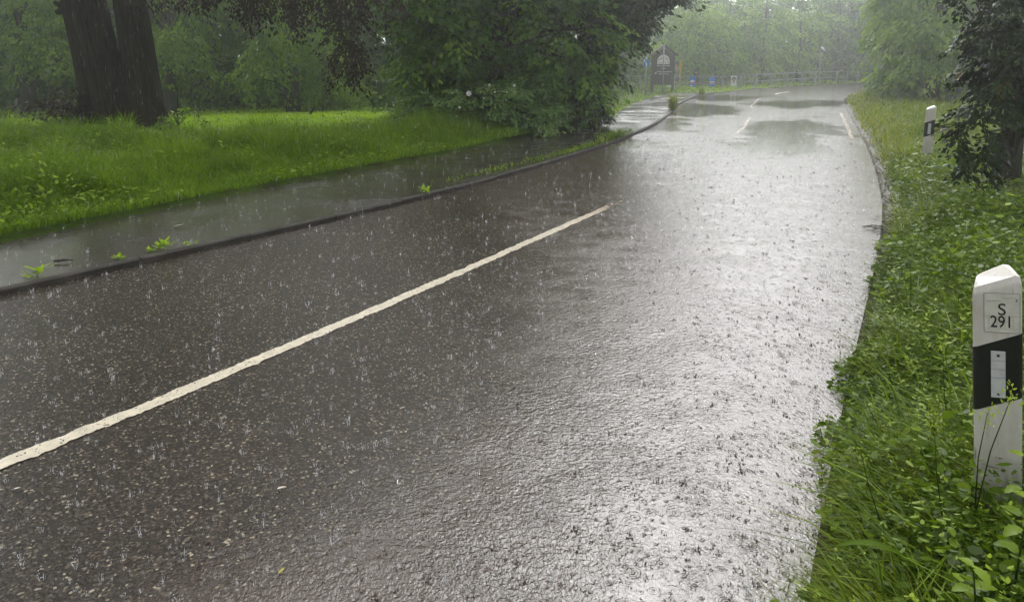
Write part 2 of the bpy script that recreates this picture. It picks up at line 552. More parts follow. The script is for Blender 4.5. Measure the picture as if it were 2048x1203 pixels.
def path_material():
    m, nt, b = newmat('wet_path')
    co = coords(nt)
    n1 = N(nt, 'ShaderNodeTexNoise', i_Scale=0.9, i_Detail=6.0, i_Roughness=0.6); nt.links.new(co, n1.inputs['Vector'])
    n2 = N(nt, 'ShaderNodeTexNoise', i_Scale=60.0, i_Detail=4.0); nt.links.new(co, n2.inputs['Vector'])
    c1 = ramp(nt, n1.outputs['Fac'], [(0.3, (0.030, 0.026, 0.020)), (0.7, (0.062, 0.055, 0.042))])
    c2 = ramp(nt, n2.outputs['Fac'], [(0.3, 0.75), (0.7, 1.2)])
    mu = N(nt, 'ShaderNodeMix', data_type='RGBA', blend_type='MULTIPLY'); mu.inputs[0].default_value = 1
    nt.links.new(c1, mu.inputs[6]); nt.links.new(c2, mu.inputs[7])
    nt.links.new(mu.outputs[2], b.inputs['Base Color'])
    nt.links.new(ramp(nt, n1.outputs['Fac'], [(0.35, 0.32), (0.6, 0.08)]), b.inputs['Roughness'])
    v3 = N(nt, 'ShaderNodeTexVoronoi', i_Scale=11.0); nt.links.new(co, v3.inputs['Vector'])
    rg = math_(nt, 'MULTIPLY', math_(nt, 'SINE', math_(nt, 'MULTIPLY', v3.outputs['Distance'], 50.0)), math_(nt, 'POWER', 2.718, math_(nt, 'MULTIPLY', v3.outputs['Distance'], -7.0)))
    hh = math_(nt, 'ADD', math_(nt, 'MULTIPLY', rg, 0.0012), math_(nt, 'MULTIPLY', n2.outputs['Fac'], 0.002))
    bp = N(nt, 'ShaderNodeBump', i_Strength=0.8, i_Distance=1.0); nt.links.new(hh, bp.inputs['Height'])
    nt.links.new(bp.outputs[0], b.inputs['Normal'])
    return m


tag(link('path', from_arrays('path', V, [F]), path_material()), kind='structure')


def kerb_material():
    m, nt, b = newmat('wet_concrete')
    co = coords(nt)
    n1 = N(nt, 'ShaderNodeTexNoise', i_Scale=3.0, i_Detail=8.0, i_Roughness=0.7); nt.links.new(co, n1.inputs['Vector'])
    nt.links.new(ramp(nt, n1.outputs['Fac'], [(0.3, (0.018, 0.016, 0.013)), (0.55, (0.040, 0.036, 0.029)), (0.75, (0.075, 0.068, 0.055))]), b.inputs['Base Color'])
    b.inputs['Roughness'].default_value = 0.75
    b.inputs['Specular IOR Level'].default_value = 0.3
    bp = N(nt, 'ShaderNodeBump', i_Strength=0.5, i_Distance=0.01); nt.links.new(n1.outputs['Fac'], bp.inputs['Height'])
    nt.links.new(bp.outputs[0], b.inputs['Normal'])
    return m


# kerb stones, 1 m each with fine joints, one sheet of the setting
kb = MB()
slen = np.concatenate([[0], np.cumsum(np.linalg.norm(np.diff(K, axis=0), axis=1))])
nst = int(slen[-1] / 1.0)
for i in range(nst):
    s0, s1 = i * 1.0 + 0.004, i * 1.0 + 0.994
    ss = np.linspace(s0, s1, 3)
    px_ = np.stack([np.interp(ss, slen, K[:, 0]), np.interp(ss, slen, K[:, 1])], 1)
    nn = np.stack([np.interp(ss, slen, nrmK[:, 0]), np.interp(ss, slen, nrmK[:, 1])], 1)
    dz = random.uniform(-0.004, 0.004)
    prof = [(0.0, -0.1), (0.0, KZ - 0.012 + dz), (0.012, KZ + dz), (0.060, KZ + dz), (0.063, -0.1)]
    v = [];
    for p, n_ in zip(px_, nn):
        for o_, z in prof:
            v.append((p[0] + n_[0] * o_, p[1] + n_[1] * o_, z))
    f = []
    for a_ in range(2):
        for k in range(4):
            f.append((a_ * 5 + k, a_ * 5 + k + 1, a_ * 5 + 5 + k + 1, a_ * 5 + 5 + k))
    f.append((0, 1, 2, 3, 4)); f.append((14, 13, 12, 11, 10))
    kb.add(v, f)
tag(kb.build('kerb', kerb_material()), kind='structure')

# ---- centre line and edge line: painted strips 4 mm above the road


def line_material(name, c, worn):
    m, nt, b = newmat(name)
    co = coords(nt)
    n1 = N(nt, 'ShaderNodeTexNoise', i_Scale=14.0, i_Detail=6.0, i_Roughness=0.7); nt.links.new(co, n1.inputs['Vector'])
    n2 = N(nt, 'ShaderNodeTexNoise', i_Scale=70.0, i_Detail=2.0); nt.links.new(co, n2.inputs['Vector'])
    fd = N(nt, 'ShaderNodeAttribute', attribute_name='fade').outputs['Fac']
    paint = ramp(nt, n1.outputs['Fac'], [(0.3, tuple(x * 0.66 for x in c)), (0.62, c)])
    sub = mixc(nt, n1.outputs['Fac'], (0.22, 0.15, 0.085), (0.30, 0.21, 0.12))
    nt.links.new(mixc(nt, fd, paint, sub), b.inputs['Base Color'])
    b.inputs['Roughness'].default_value = 0.35
    bp = N(nt, 'ShaderNodeBump', i_Strength=0.5, i_Distance=0.004); nt.links.new(n2.outputs['Fac'], bp.inputs['Height'])
    nt.links.new(bp.outputs[0], b.inputs['Normal'])
    # chips worn out of the paint, and mud lying over the drowned part
    th = math_(nt, 'MULTIPLY', fd, 0.42)
    th = math_(nt, 'ADD', th, worn)
    al = math_(nt, 'MULTIPLY', math_(nt, 'GREATER_THAN', n1.outputs['Fac'], th), math_(nt, 'GREATER_THAN', n2.outputs['Fac'], 0.33))
    nt.links.new(al, b.inputs['Alpha'])
    return m


def strip(name, Q, width, fade, mat, jag=0.0, z=0.004):
    n = len(Q)
    nr = left_normal(Q)
    ax_ = np.arange(n) * 1.0
    jj = lambda sd: ((vnoise(ax_ / 9, ax_ * 0 + sd, 71 + sd) - 0.5) * 1.2 + (vnoise(ax_ / 3.1, ax_ * 0 + sd, 73 + sd) - 0.5) * 0.8 + (RNG.random(n) - 0.5) * 0.4) * jag
    j1 = jj(1); j2 = jj(5)
    a_ = Q + nr * (width / 2 + j1)[:, None]; b_ = Q - nr * (width / 2 + j2)[:, None]
    V = np.concatenate([np.concatenate([a_, np.full((n, 1), z)], 1), np.concatenate([b_, np.full((n, 1), z)], 1)])
    i = np.arange(n - 1)
    F = np.stack([i, i + n, i + n + 1, i + 1], 1)
    me = from_arrays(name, V, [F])
    at_ = me.attributes.new('fade', 'FLOAT', 'POINT')
    at_.data.foreach_set('value', np.concatenate([fade, fade]).astype(np.float32))
    return tag(link(name, me, mat), kind='structure')


M_line = line_material('line_paint', (0.62, 0.56, 0.43), 0.2)
Cf = resample(centS, 6000)
yy = Cf[:, 1]
dpt = lambda u, v: at(u, v)[1]
near = Cf[yy < dpt(1300, 376)]
near = resample(near, 2200)
strip('centre_line', near, 0.085, smooth(dpt(1120, 455), dpt(1260, 395), near[:, 1]), M_line, 0.014)
d1 = Cf[(yy > dpt(1480, 268)) & (yy < dpt(1500, 236))]
strip('centre_line', resample(d1, 60), 0.085, np.zeros(60) + 0.7, M_line, 0.02)
d2 = Cf[(yy > dpt(1502, 216)) & (yy < dpt(1515, 196))]
strip('centre_line', resample(d2, 60), 0.09, np.zeros(60) + 0.8, M_line, 0.02)
d3 = Cf[(yy > dpt(1545, 188.5)) & (yy < dpt(1580, 184))]
if len(d3) > 4:
    strip('centre_line', resample(d3, 30), 0.12, np.zeros(30) + 0.1, M_line, 0.02)
Rf = resample(rightS, 6000)
nrR = left_normal(Rf)
El = Rf + nrR * 0.2
m_ = (El[:, 1] > dpt(1725, 280)) & (El[:, 1] < dpt(1690, 226))
strip('edge_line', resample(El[m_], 120), 0.08, np.zeros(120) + 0.7, M_line, 0.02)
m_ = (El[:, 1] > dpt(1770, 520)) & (El[:, 1] < dpt(1740, 300))

# ------------------------------------------------------------------ ground, lawn, verge


def lawn_z(x, y):
    d = np.sqrt(x * x + y * y)
    z = 0.10 - 0.62 * smooth(16.5, 31, d) * smooth(9, 3, x)
    z = z - 0.17 * smooth(23, 33, d) * smooth(2, 6, x)
    return z + (vnoise(x * 0.35 + 9, y * 0.35, 11) - 0.5) * 0.10 * smooth(0, 1, d - 6)


def verge_z(x, y, e):
    return -0.01 + 0.11 * smooth(0.0, 0.7, e) + (vnoise(x * 0.8, y * 0.8, 12) - 0.5) * 0.08 * smooth(0.1, 0.8, e)


def soil_material(name, c0, c1, g0, g1):
    m, nt, b = newmat(name)
    co = coords(nt)
    n1 = N(nt, 'ShaderNodeTexNoise', i_Scale=1.6, i_Detail=8.0, i_Roughness=0.7); nt.links.new(co, n1.inputs['Vector'])
    n2 = N(nt, 'ShaderNodeTexNoise', i_Scale=25.0, i_Detail=5.0); nt.links.new(co, n2.inputs['Vector'])
    a_ = ramp(nt, n2.outputs['Fac'], [(0.3, c0), (0.7, c1)])
    g = ramp(nt, n2.outputs['Fac'], [(0.3, g0), (0.7, g1)])
    nt.links.new(mixc(nt, ramp(nt, n1.outputs['Fac'], [(0.35, 0.0), (0.5, 1.0)]), a_, g), b.inputs['Base Color'])
    b.inputs['Roughness'].default_value = 0.9
    b.inputs['Specular IOR Level'].default_value = 0.1
    bp = N(nt, 'ShaderNodeBump', i_Strength=1.0, i_Distance=0.03); nt.links.new(n2.outputs['Fac'], bp.inputs['Height'])
    nt.links.new(bp.outputs[0], b.inputs['Normal'])
    return m


M_lawn = soil_material('lawn_soil', (0.03, 0.02, 0.012), (0.055, 0.04, 0.022), (0.04, 0.07, 0.008), (0.07, 0.12, 0.012))
M_soil = soil_material('verge_soil', (0.035, 0.024, 0.018), (0.085, 0.062, 0.048), (0.03, 0.03, 0.015), (0.06, 0.065, 0.025))
M_ground = soil_material('ground_soil', (0.04, 0.05, 0.015), (0.06, 0.08, 0.02), (0.04, 0.06, 0.012), (0.07, 0.11, 0.02))

# lawn loft: path edge, then the far side of the road
left_bound = np.vstack([pathE, kerbw[len(kerb_px) - 1:], far_end + [-4, 5]])
LB = soften(left_bound, 260, 3)
ang = np.interp(np.linspace(0, 1, 260), [0, 0.45, 0.6, 1.0], [R(150), R(150), R(120), R(120)])
dr = np.stack([np.cos(ang), np.sin(ang)], 1)
tt = np.concatenate([np.linspace(0, 30, 61), np.linspace(31, 160, 20)])
G = LB[:, None, :] + dr[:, None, :] * tt[None, :, None]
z = lawn_z(G[..., 0], G[..., 1])
z[:, 0] = KZ - 0.03
V = np.concatenate([G.reshape(-1, 2), z.reshape(-1, 1)], 1)
idx = np.arange(260 * len(tt)).reshape(260, len(tt))
F = np.stack([idx[:-1, :-1], idx[1:, :-1], idx[1:, 1:], idx[:-1, 1:]], -1).reshape(-1, 4)[:, ::-1]
tag(link('lawn', from_arrays('lawn', V, [F], smooth=True), M_lawn), kind='structure')
# verge loft
RB = resample(rightS, 640)
tt = np.concatenate([np.linspace(0, 1.2, 13), np.linspace(1.5, 20, 38), np.linspace(25, 150, 12)])
dr = np.array([math.cos(R(-25)), math.sin(R(-25))])
sarc = np.concatenate([[0], np.cumsum(np.linalg.norm(np.diff(RB, axis=0), axis=1))])
rag = (vnoise(sarc * 1.3, sarc * 0, 81) - 0.45) * 0.06 + (vnoise(sarc * 4.1, sarc * 0, 82) - 0.5) * 0.07
RB0 = RB + left_normal(RB) * (0.03 + rag)[:, None]
G = RB0[:, None, :] + dr[None, None, :] * tt[None, :, None]
e = np.broadcast_to(tt[None, :], G.shape[:2]) * 0.9
z = verge_z(G[..., 0], G[..., 1], e)
V = np.concatenate([G.reshape(-1, 2), z.reshape(-1, 1)], 1)
idx = np.arange(640 * len(tt)).reshape(640, len(tt))
F = np.stack([idx[:-1, :-1], idx[:-1, 1:], idx[1:, 1:], idx[1:, :-1]], -1).reshape(-1, 4)
tag(link('verge', from_arrays('verge', V, [F], smooth=True), M_soil), kind='structure')
g = MB(); g.add([(-900, -900, -1.0), (900, -900, -1.0), (900, 900, -1.0), (-900, 900, -1.0)], [(0, 1, 2, 3)])
tag(g.build('ground', M_ground), kind='structure')

LAWN_POLY = np.vstack([LB[::2], [[120, 300], [-200, 300], [-200, -30]]])
VERGE_POLY = np.vstack([(RB0 + left_normal(RB) * 0.03)[::2], [[200, 60], [60, -40]]])


# ------------------------------------------------------------------ leaves and blades
HEXA = np.array([(0.0, 0.0), (0.30, 0.42), (0.68, 0.36), (1.0, 0.0), (0.68, -0.36), (0.30, -0.42)])


def leaf_arrays(P, ax, nr, L, W, fold=0.12, hexa=True):
    ax = norm(ax)
    sd_ = norm(np.cross(ax, nr)); up = np.cross(sd_, ax)
    n = len(P)
    if hexa:
        sh = HEXA
    else:
        sh = np.array([(0, 0), (0.45, 0.5), (1, 0), (0.45, -0.5)])
    k = len(sh)
    V = (P[:, None, :] + ax[:, None, :] * (L[:, None] * sh[None, :, 0])[..., None]
         + sd_[:, None, :] * (W[:, None] * sh[None, :, 1])[..., None]
         - up[:, None, :] * (L[:, None] * fold * (np.abs(sh[None, :, 1]) * 1.2 + sh[None, :, 0] ** 2))[..., None])
    F = np.arange(n * k).reshape(n, k)
    return V.reshape(-1, 3), F


def leaf_mesh(name, P, ax, nr, L, W, rnd, fold=0.12, hexa=True):
    V, F = leaf_arrays(P, ax, nr, L, W, fold, hexa)
    return from_arrays(name, V, [F], [rnd])


def blade_mesh(name, P, hgt, wid, lean, az, rnd, curl=1.0):
    """grass blades: root P, bending towards azimuth az"""
    n = len(P)
    lv = np.array([0, 0.35, 0.7, 1.0])
    d = np.stack([np.cos(az), np.sin(az), np.zeros(n)], 1)
    yaw = az + 1.57 + (RNG.random(n) - 0.5) * 1.6
    sdv = np.stack([np.cos(yaw), np.sin(yaw), np.zeros(n)], 1)
    pts = []
    for t in lv:
        out = lean * (t ** 2) * hgt
        up = hgt * (t - 0.35 * np.clip(lean, 0, 2) * t ** 3 * curl)
        pts.append(P + d * out[:, None] + np.array([0, 0, 1.0]) * up[:, None])
    ws = [0.8, 1.0, 0.75]
    V = np.stack([pts[0] - sdv * (wid * ws[0] / 2)[:, None], pts[0] + sdv * (wid * ws[0] / 2)[:, None],
                  pts[1] - sdv * (wid * ws[1] / 2)[:, None], pts[1] + sdv * (wid * ws[1] / 2)[:, None],
                  pts[2] - sdv * (wid * ws[2] / 2)[:, None], pts[2] + sdv * (wid * ws[2] / 2)[:, None],
                  pts[3]], 1)
    b = np.arange(n)[:, None] * 7
    q1 = b + np.array([[0, 1, 3, 2]]); q2 = b + np.array([[2, 3, 5, 4]]); t3 = b + np.array([[4, 5, 6]])
    return from_arrays(name, V.reshape(-1, 3), [q1, q2, t3], [rnd, rnd, rnd])


def scatter(n, a0, a1, d0, d1, power=1.0):
    """points round the camera, thinning with distance"""
    an = R(a0) + RNG.random(n) * R(a1 - a0)
    u = RNG.random(n)
    d = d0 * (d1 / d0) ** u if power == 1.0 else (d0 ** power + u * (d1 ** power - d0 ** power)) ** (1 / power)
    return np.sin(an) * d, np.cos(an) * d, d


# ---- lawn grass
def lawn_grass():
    x, y, d = scatter(330000, -46, 18, 5.5, 27, 1.0)
    ok = inside(x, y, LAWN_POLY)
    x, y, d = x[ok], y[ok], d[ok]
    e = dist_to(np.stack([x, y], 1), pathS[::4])
    ok = e > RNG.random(len(x)) * 0.05 - 0.03
    x, y, d, e = x[ok], y[ok], d[ok], e[ok]
    n = len(x)
    cl = vnoise(x * 1.7, y * 1.7, 21) * 0.6 + vnoise(x * 5, y * 5, 22) * 0.4
    h = (0.07 + 0.25 * smooth(0.0, 1.8, e)) * (0.25 + 1.5 * cl)
    far_d = np.where(x / d > -0.46, 14.6, 17.6) + 1.2 * (vnoise(x * 0.8, y * 0.8, 26) - 0.5)
    h = np.where(d > far_d, h * 0.4, h * 1.2)
    h *= 0.6 + 0.7 * RNG.random(n)
    P = np.stack([x, y, lawn_z(x, y) - 0.02], 1)
    rnd = np.clip(0.1 + 0.75 * (0.5 * cl + 0.5 * vnoise(x * 0.7, y * 0.7, 24)) + (RNG.random(n) - 0.5) * 0.5, 0, 0.97)
    w = np.maximum(0.006, d * 0.00085) * (0.7 + 0.6 * RNG.random(n))
    az = RNG.random(n) * 6.283
    far = d > far_d
    for nm, mk, mt in (('lawn_grass', ~far, M_grass), ('mown_grass', far, M_short)):
        me = blade_mesh(nm, P[mk], h[mk], w[mk], (0.2 + 0.9 * RNG.random(mk.sum())), az[mk], rnd[mk])
        tag(link(nm, me, mt), None, 'grass', kind='stuff')


lawn_grass()


def lawn_weeds():
    x, y, d = scatter(26000, -46, 10, 6, 19, 1.0)
    cl = vnoise(x * 1.3 + 7, y * 1.3, 25)
    ok = inside(x, y, LAWN_POLY) & (cl > 0.5)
    x, y, d, cl = x[ok], y[ok], d[ok], cl[ok]
    e = dist_to(np.stack([x, y], 1), pathS[::4]); ok = e > 0.05
    x, y, d, e, cl = x[ok], y[ok], d[ok], e[ok], cl[ok]
    n = len(x)
    P = np.stack([x, y, lawn_z(x, y) + (0.06 + 0.42 * smooth(0, 1.5, e) * cl) * (0.3 + 0.8 * RNG.random(n))], 1)
    az = RNG.random(n) * 6.28
    ax = np.stack([np.cos(az), np.sin(az), RNG.normal(0.1, 0.4, n)], 1)
    nr = norm(np.stack([RNG.normal(0, 0.4, n), RNG.normal(0, 0.4, n), np.ones(n)], 1))
    L = (0.03 + 0.04 * RNG.random(n)) * np.interp(d, [6, 18], [1, 1.6])
    me = leaf_mesh('lawn_weeds', P, ax, nr, L, L * 0.5, np.clip(0.2 + RNG.random(n) * 0.8, 0, 0.9))
    tag(link('lawn_weeds', me, M_grass), None, 'weeds', kind='stuff')


lawn_weeds()


def far_lawn():
    x, y, d = scatter(60000, -46, 34, 25, 60, 1.0)
    ok = inside(x, y, LAWN_POLY)
    x, y, d = x[ok], y[ok], d[ok]
    n = len(x)
    P = np.stack([x, y, lawn_z(x, y) - 0.02], 1)
    h = np.where(d > 31, 0.05 + 0.08 * RNG.random(n), 0.10 + 0.12 * RNG.random(n) + 0.15 * (x > 4) * RNG.random(n))
    rnd = np.clip(0.2 + 0.8 * vnoise(x * 0.8, y * 0.8, 23) + (RNG.random(n) - 0.5) * 0.4, 0, 1)
    me = blade_mesh('far_grass', P, h, d * 0.0011, 0.2 + 0.8 * RNG.random(n), RNG.random(n) * 6.28, rnd)
    tag(link('far_grass', me, M_short), None, 'grass', kind='stuff')


far_lawn()


def tall_grass():
    """pale tall grass in front of the flowering shrub"""
    n = 16000
    u = 720 + RNG.random(n) * 420
    d = 14.2 + RNG.random(n) * 3.6
    x = (u - 1024) / FPX * d; y = d
    ok = inside(x, y, LAWN_POLY)
    x, y = x[ok], y[ok]
    e = dist_to(np.stack([x, y], 1), pathS[::4])
    n = len(x)
    P = np.stack([x, y, lawn_z(x, y) - 0.02], 1)
    h = (0.16 + 0.40 * smooth(0.1, 1.6, e)) * (0.5 + 0.7 * RNG.random(n)) * (0.55 + 0.9 * vnoise(x * 2, y * 2, 31)) * (0.25 + 0.75 * smooth(730, 880, 1024 + x / y * FPX + 60 * (vnoise(x * 3, y * 3, 33) - 0.5)))
    me = blade_mesh('tall_grass', P, h, 0.011 + 0.008 * RNG.random(n), 0.2 + 0.7 * RNG.random(n), RNG.random(n) * 6.28,
                    np.clip(vnoise(x * 1.5, y * 1.5, 32) * 0.7 + RNG.random(n) * 0.4, 0, 1))
    tag(link('tall_grass', me, M_tall), None, 'grass', kind='stuff')


tall_grass()


def verge_grass():
    x, y, d = scatter(165000, 8, 52, 1.15, 34, 1.0)
    ok = inside(x, y, VERGE_POLY)
    x, y, d = x[ok], y[ok], d[ok]
    e = dist_to(np.stack([x, y], 1), RB0[::2])
    # bare, broken edge
    ok = (e > 0.10 * vnoise(x * 4, y * 4, 41) - 0.02) & (RNG.random(len(x)) < 0.55 + 0.45 * smooth(0.05, 0.3, e)) & (x < 14)
    gravel = (d > 7) & (e < 0.10)
    ok &= ~gravel
    x, y, d, e = x[ok], y[ok], d[ok], e[ok]
    n = len(x)
    cl = vnoise(x * 2.2, y * 2.2, 42)
    h = np.interp(e, [0, 0.12, 0.5, 2], [0.10, 0.22, 0.34, 0.40]) * (0.5 + 0.9 * cl) * (0.5 + 0.8 * RNG.random(n))
    h *= np.interp(d, [0, 1.5, 6, 12], [0.9, 0.9, 0.8, 0.9])
    P = np.stack([x, y, verge_z(x, y, e) - 0.01], 1)
    w = np.maximum(0.0032, d * 0.0009) * (0.6 + 0.8 * RNG.random(n))
    h = np.where(e < 0.15, h * 0.55, h)
    rnd = np.clip(0.3 * cl + 0.55 * RNG.random(n) + 0.25 * smooth(9, 14, d) * smooth(1.2, 0.2, e), 0, 1)
    me = blade_mesh('verge_grass', P, h, w, 0.3 + 1.1 * RNG.random(n), RNG.random(n) * 6.28, rnd)
    tag(link('verge_grass', me, M_dry), None, 'grass', kind='stuff')
    # long arching blades close by
    x, y, d = scatter(9000, 10, 52, 1.3, 9, 1.0)
    ok = inside(x, y, VERGE_POLY); x, y, d = x[ok], y[ok], d[ok]
    e = dist_to(np.stack([x, y], 1), RB0[::2]); ok = e > 0.22; x, y, d, e = x[ok], y[ok], d[ok], e[ok]
    n = len(x)
    P = np.stack([x, y, verge_z(x, y, e) - 0.01], 1)
    me = blade_mesh('long_grass', P, 0.20 + 0.28 * RNG.random(n), 0.005 + 0.007 * RNG.random(n), 0.3 + 1.0 * RNG.random(n), RNG.random(n) * 6.28, RNG.random(n) * 0.8)
    tag(link('long_grass', me, M_weed), None, 'grass', kind='stuff')
    # broad leaves of the weeds
    x, y, d = scatter(240000, 8, 52, 1.15, 12.5, 1.0)
    ok = inside(x, y, VERGE_POLY); x, y, d = x[ok], y[ok], d[ok]
    e = dist_to(np.stack([x, y], 1), RB0[::2])
    ok = (e > 0.16 * vnoise(x * 3, y * 3, 44) - 0.03) & (RNG.random(len(x)) < 0.2 + 0.8 * vnoise(x * 2.5 + 3, y * 2.5, 45))
    ok &= ~((d > 7) & (e < 0.16))
    x, y, d, e = x[ok], y[ok], d[ok], e[ok]
    n = len(x)
    top = np.interp(e, [0, 0.12, 0.5, 2], [0.08, 0.17, 0.30, 0.40]) * (0.5 + vnoise(x * 1.8, y * 1.8, 46))
    P = np.stack([x, y, verge_z(x, y, e) + top * RNG.random(n) ** 0.6], 1)
    az = RNG.random(n) * 6.28
    ax = np.stack([np.cos(az), np.sin(az), -0.25 + 0.9 * (RNG.random(n) - 0.35)], 1)
    nr = norm(np.stack([RNG.normal(0, 0.75, n), RNG.normal(0, 0.75, n), np.ones(n)], 1))
    L = (0.012 + 0.046 * RNG.random(n) ** 2.2) * np.interp(d, [1, 3, 10], [0.85, 1.0, 1.7])
    me = leaf_mesh('weed_leaves', P, ax, nr, L, L * (0.28 + 0.5 * RNG.random(n)), np.clip(RNG.random(n) ** 1.6 * 0.7 + 0.4 * vnoise(x * 2, y * 2, 47) - 0.05, 0, 1))
    tag(link('weed_leaves', me, M_weed), None, 'weeds', kind='stuff')

    # upright weeds: thin stems set with lance-shaped leaves
    x, y, d = scatter(4200, 8, 52, 1.45, 11, 1.0)
    ok = inside(x, y, VERGE_POLY); x, y, d = x[ok], y[ok], d[ok]
    e = dist_to(np.stack([x, y], 1), RB0[::2]); ok = e > 0.10; x, y, d, e = x[ok], y[ok], d[ok], e[ok]
    n = len(x); k = 16
    hh = (0.16 + 0.26 * RNG.random(n)) * np.interp(e, [0.1, 0.5], [0.5, 1.0])
    t = np.linspace(0.2, 1.0, k)[None, :]
    ln_ = RNG.normal(0, 0.22, (n, 2))
    z0 = verge_z(x, y, e)
    P = np.stack([x[:, None] + ln_[:, :1] * hh[:, None] * t ** 2, y[:, None] + ln_[:, 1:] * hh[:, None] * t ** 2, z0[:, None] + hh[:, None] * t], -1)
    az = RNG.random((n, 1)) * 6.28 + np.arange(k)[None, :] * 2.4
    ax = np.stack([np.cos(az), np.sin(az), 0.15 + 0.5 * RNG.random((n, k))], -1)
    nr = np.stack([-np.cos(az) * 0.4, -np.sin(az) * 0.4, np.ones((n, k))], -1)
    L = (0.022 + 0.035 * RNG.random((n, 1))) * (1.25 - 0.75 * t) * np.interp(d, [1, 3, 10], [0.9, 1.0, 1.6])[:, None]
    rat = 0.25 + 0.35 * RNG.random((n, 1)) + 0 * L
    tone = np.clip(RNG.random((n, 1)) * 0.8 + 0.2 * t, 0, 1) + 0 * L
    me = leaf_mesh('tall_weeds', P.reshape(-1, 3), ax.reshape(-1, 3), nr.reshape(-1, 3), L.ravel(), (L * rat).ravel(), tone.ravel(), 0.25)
    tag(link('tall_weeds', me, M_weed), None, 'weeds', kind='stuff')


verge_grass()


# ------------------------------------------------------------------ trees
def ellipsoid_pts(n, c, r, shell=0.55):
    v = norm(RNG.normal(size=(n, 3)))
    k = shell + (1 - shell) * RNG.random(n) ** 0.6
    return np.asarray(c) + v * np.asarray(r) * k[:, None], v


def crown_mesh(name, blobs, leaf=0.12, per=45, spread=0.38, droop=0.3, hexa=False, fold=0.15, ratio=0.55):
    """blobs: (centre, radii, number of sprays). A spray is a short drooping twig of leaves."""
    Ps, As, Ns, Ls, Rs, cen = [], [], [], [], [], []
    for c, r, n in blobs:
        C, v = ellipsoid_pts(n, c, r)
        cen.append(C)
        out = norm(v * np.array([1, 1, 0.4]) + np.array([0, 0, -droop]) + RNG.normal(0, 0.25, (n, 3)))
        t = RNG.random((n, per)) ** 0.8
        sp = spread * (0.7 + 0.6 * RNG.random((n, 1)))
        # points along the twig, spread sideways in a flattened fan
        sd_ = norm(np.cross(out, np.array([0, 0, 1.0])))
        lat = RNG.normal(0, 0.35, (n, per)) * sp * (0.4 + t)
        ver = RNG.normal(0, 0.10, (n, per)) * sp
        P = C[:, None, :] + out[:, None, :] * (t * sp * 1.6)[..., None] + sd_[:, None, :] * lat[..., None]
        P[..., 2] += ver - droop * 0.9 * sp * t ** 2
        ax = out[:, None, :] * 0.8 + sd_[:, None, :] * (np.sign(lat) * 0.7)[..., None] + RNG.normal(0, 0.35, (n, per, 3))
        ax[..., 2] -= 0.25 + droop * 0.5
        nr = np.array([0, 0, 1.0]) + out[:, None, :] * 0.5 + RNG.normal(0, 0.4, (n, per, 3))
        L = leaf * (0.6 + 0.7 * RNG.random((n, per)))
        tone = RNG.random((n, 1)) ** 1.4 * 0.75 + 0.25 * RNG.random((n, per))
        Ps.append(P.reshape(-1, 3)); As.append(ax.reshape(-1, 3)); Ns.append(nr.reshape(-1, 3)); Ls.append(L.ravel()); Rs.append(tone.ravel())
    P = np.concatenate(Ps); L = np.concatenate(Ls)
    me = leaf_mesh(name, P, np.concatenate(As), np.concatenate(Ns), L, L * ratio, np.concatenate(Rs), fold, hexa)
    return me, np.concatenate(cen)


def limb_tubes(mb, base, top, cen, r0, frac=0.25, rmin=0.012):
    """limbs from the trunk to some of the sprays"""
    base = np.asarray(base, float); top = np.asarray(top, float)
    k = RNG.random(len(cen)) < frac
    for c in cen[k]:
        f = np.clip((c[2] - base[2]) / max(top[2] - base[2], 0.1) - 0.18 - 0.15 * RNG.random(), 0.08, 0.97)
        s_ = base + (top - base) * f
        mid = (s_ + c) / 2 + np.array([0, 0, 0.12 * np.linalg.norm(c - s_)])
        rr = max(rmin * 1.8, r0 * 0.22 * (1 - 0.5 * f))
        mb.tube([s_, s_ * 0.45 + mid * 0.55, mid, c], [rr, rr * 0.75, rr * 0.5, rmin * 0.6], 5, False)


def tree(name, label, base, height, r0, blobs, leafm, barkm, group=None, cat='tree', leaf=0.12, per=45, spread=0.38, droop=0.3,
         frac=0.2, lean=(0, 0), hexa=False, ratio=0.55, fold=0.15):
    base = np.asarray(base, float)
    root = empty(name, base, label, cat, group)
    bl = [(np.asarray(c) - base, r, n) for c, r, n in blobs]
    me, cen = crown_mesh('crown', bl, leaf, per, spread, droop, hexa, fold, ratio)
    link('crown', me, leafm, root)
    tb = MB()
    top = np.array([lean[0], lean[1], height])
    pts = [top * t + np.array([math.sin(t * 5 + base[0]) * 0.05, math.cos(t * 4) * 0.05, 0]) * height * 0.12 for t in np.linspace(0, 1, 7)]
    pts[0] = pts[0] - np.array([0, 0, 0.15])
    rr = [r0 * (1.35 if i == 0 else 1) * (1 - 0.8 * t) for i, t in enumerate(np.linspace(0, 1, 7))]
    tb.tube(pts, rr, 10)
    limb_tubes(tb, np.zeros(3), top, cen, r0, frac)
    tb.build('trunk', barkm, root, smooth=True)
    return root


def pb(u, v, d, ru, rv, rd, n):
    """crown lobe seen at (u, v) at distance d, half-width ru and half-height rv in photo pixels"""
    s_ = d / FPX
    return (pt(u, v, d), (ru * s_, rd, rv * s_), n)


def gz(u, d, fn=lawn_z):
    x = (u - 1024) / FPX * d
    return np.array([x, d, float(fn(np.array([x]), np.array([d]))[0])])


# ---- the big double-trunked tree on the left
TB = gz(252, 15.4)


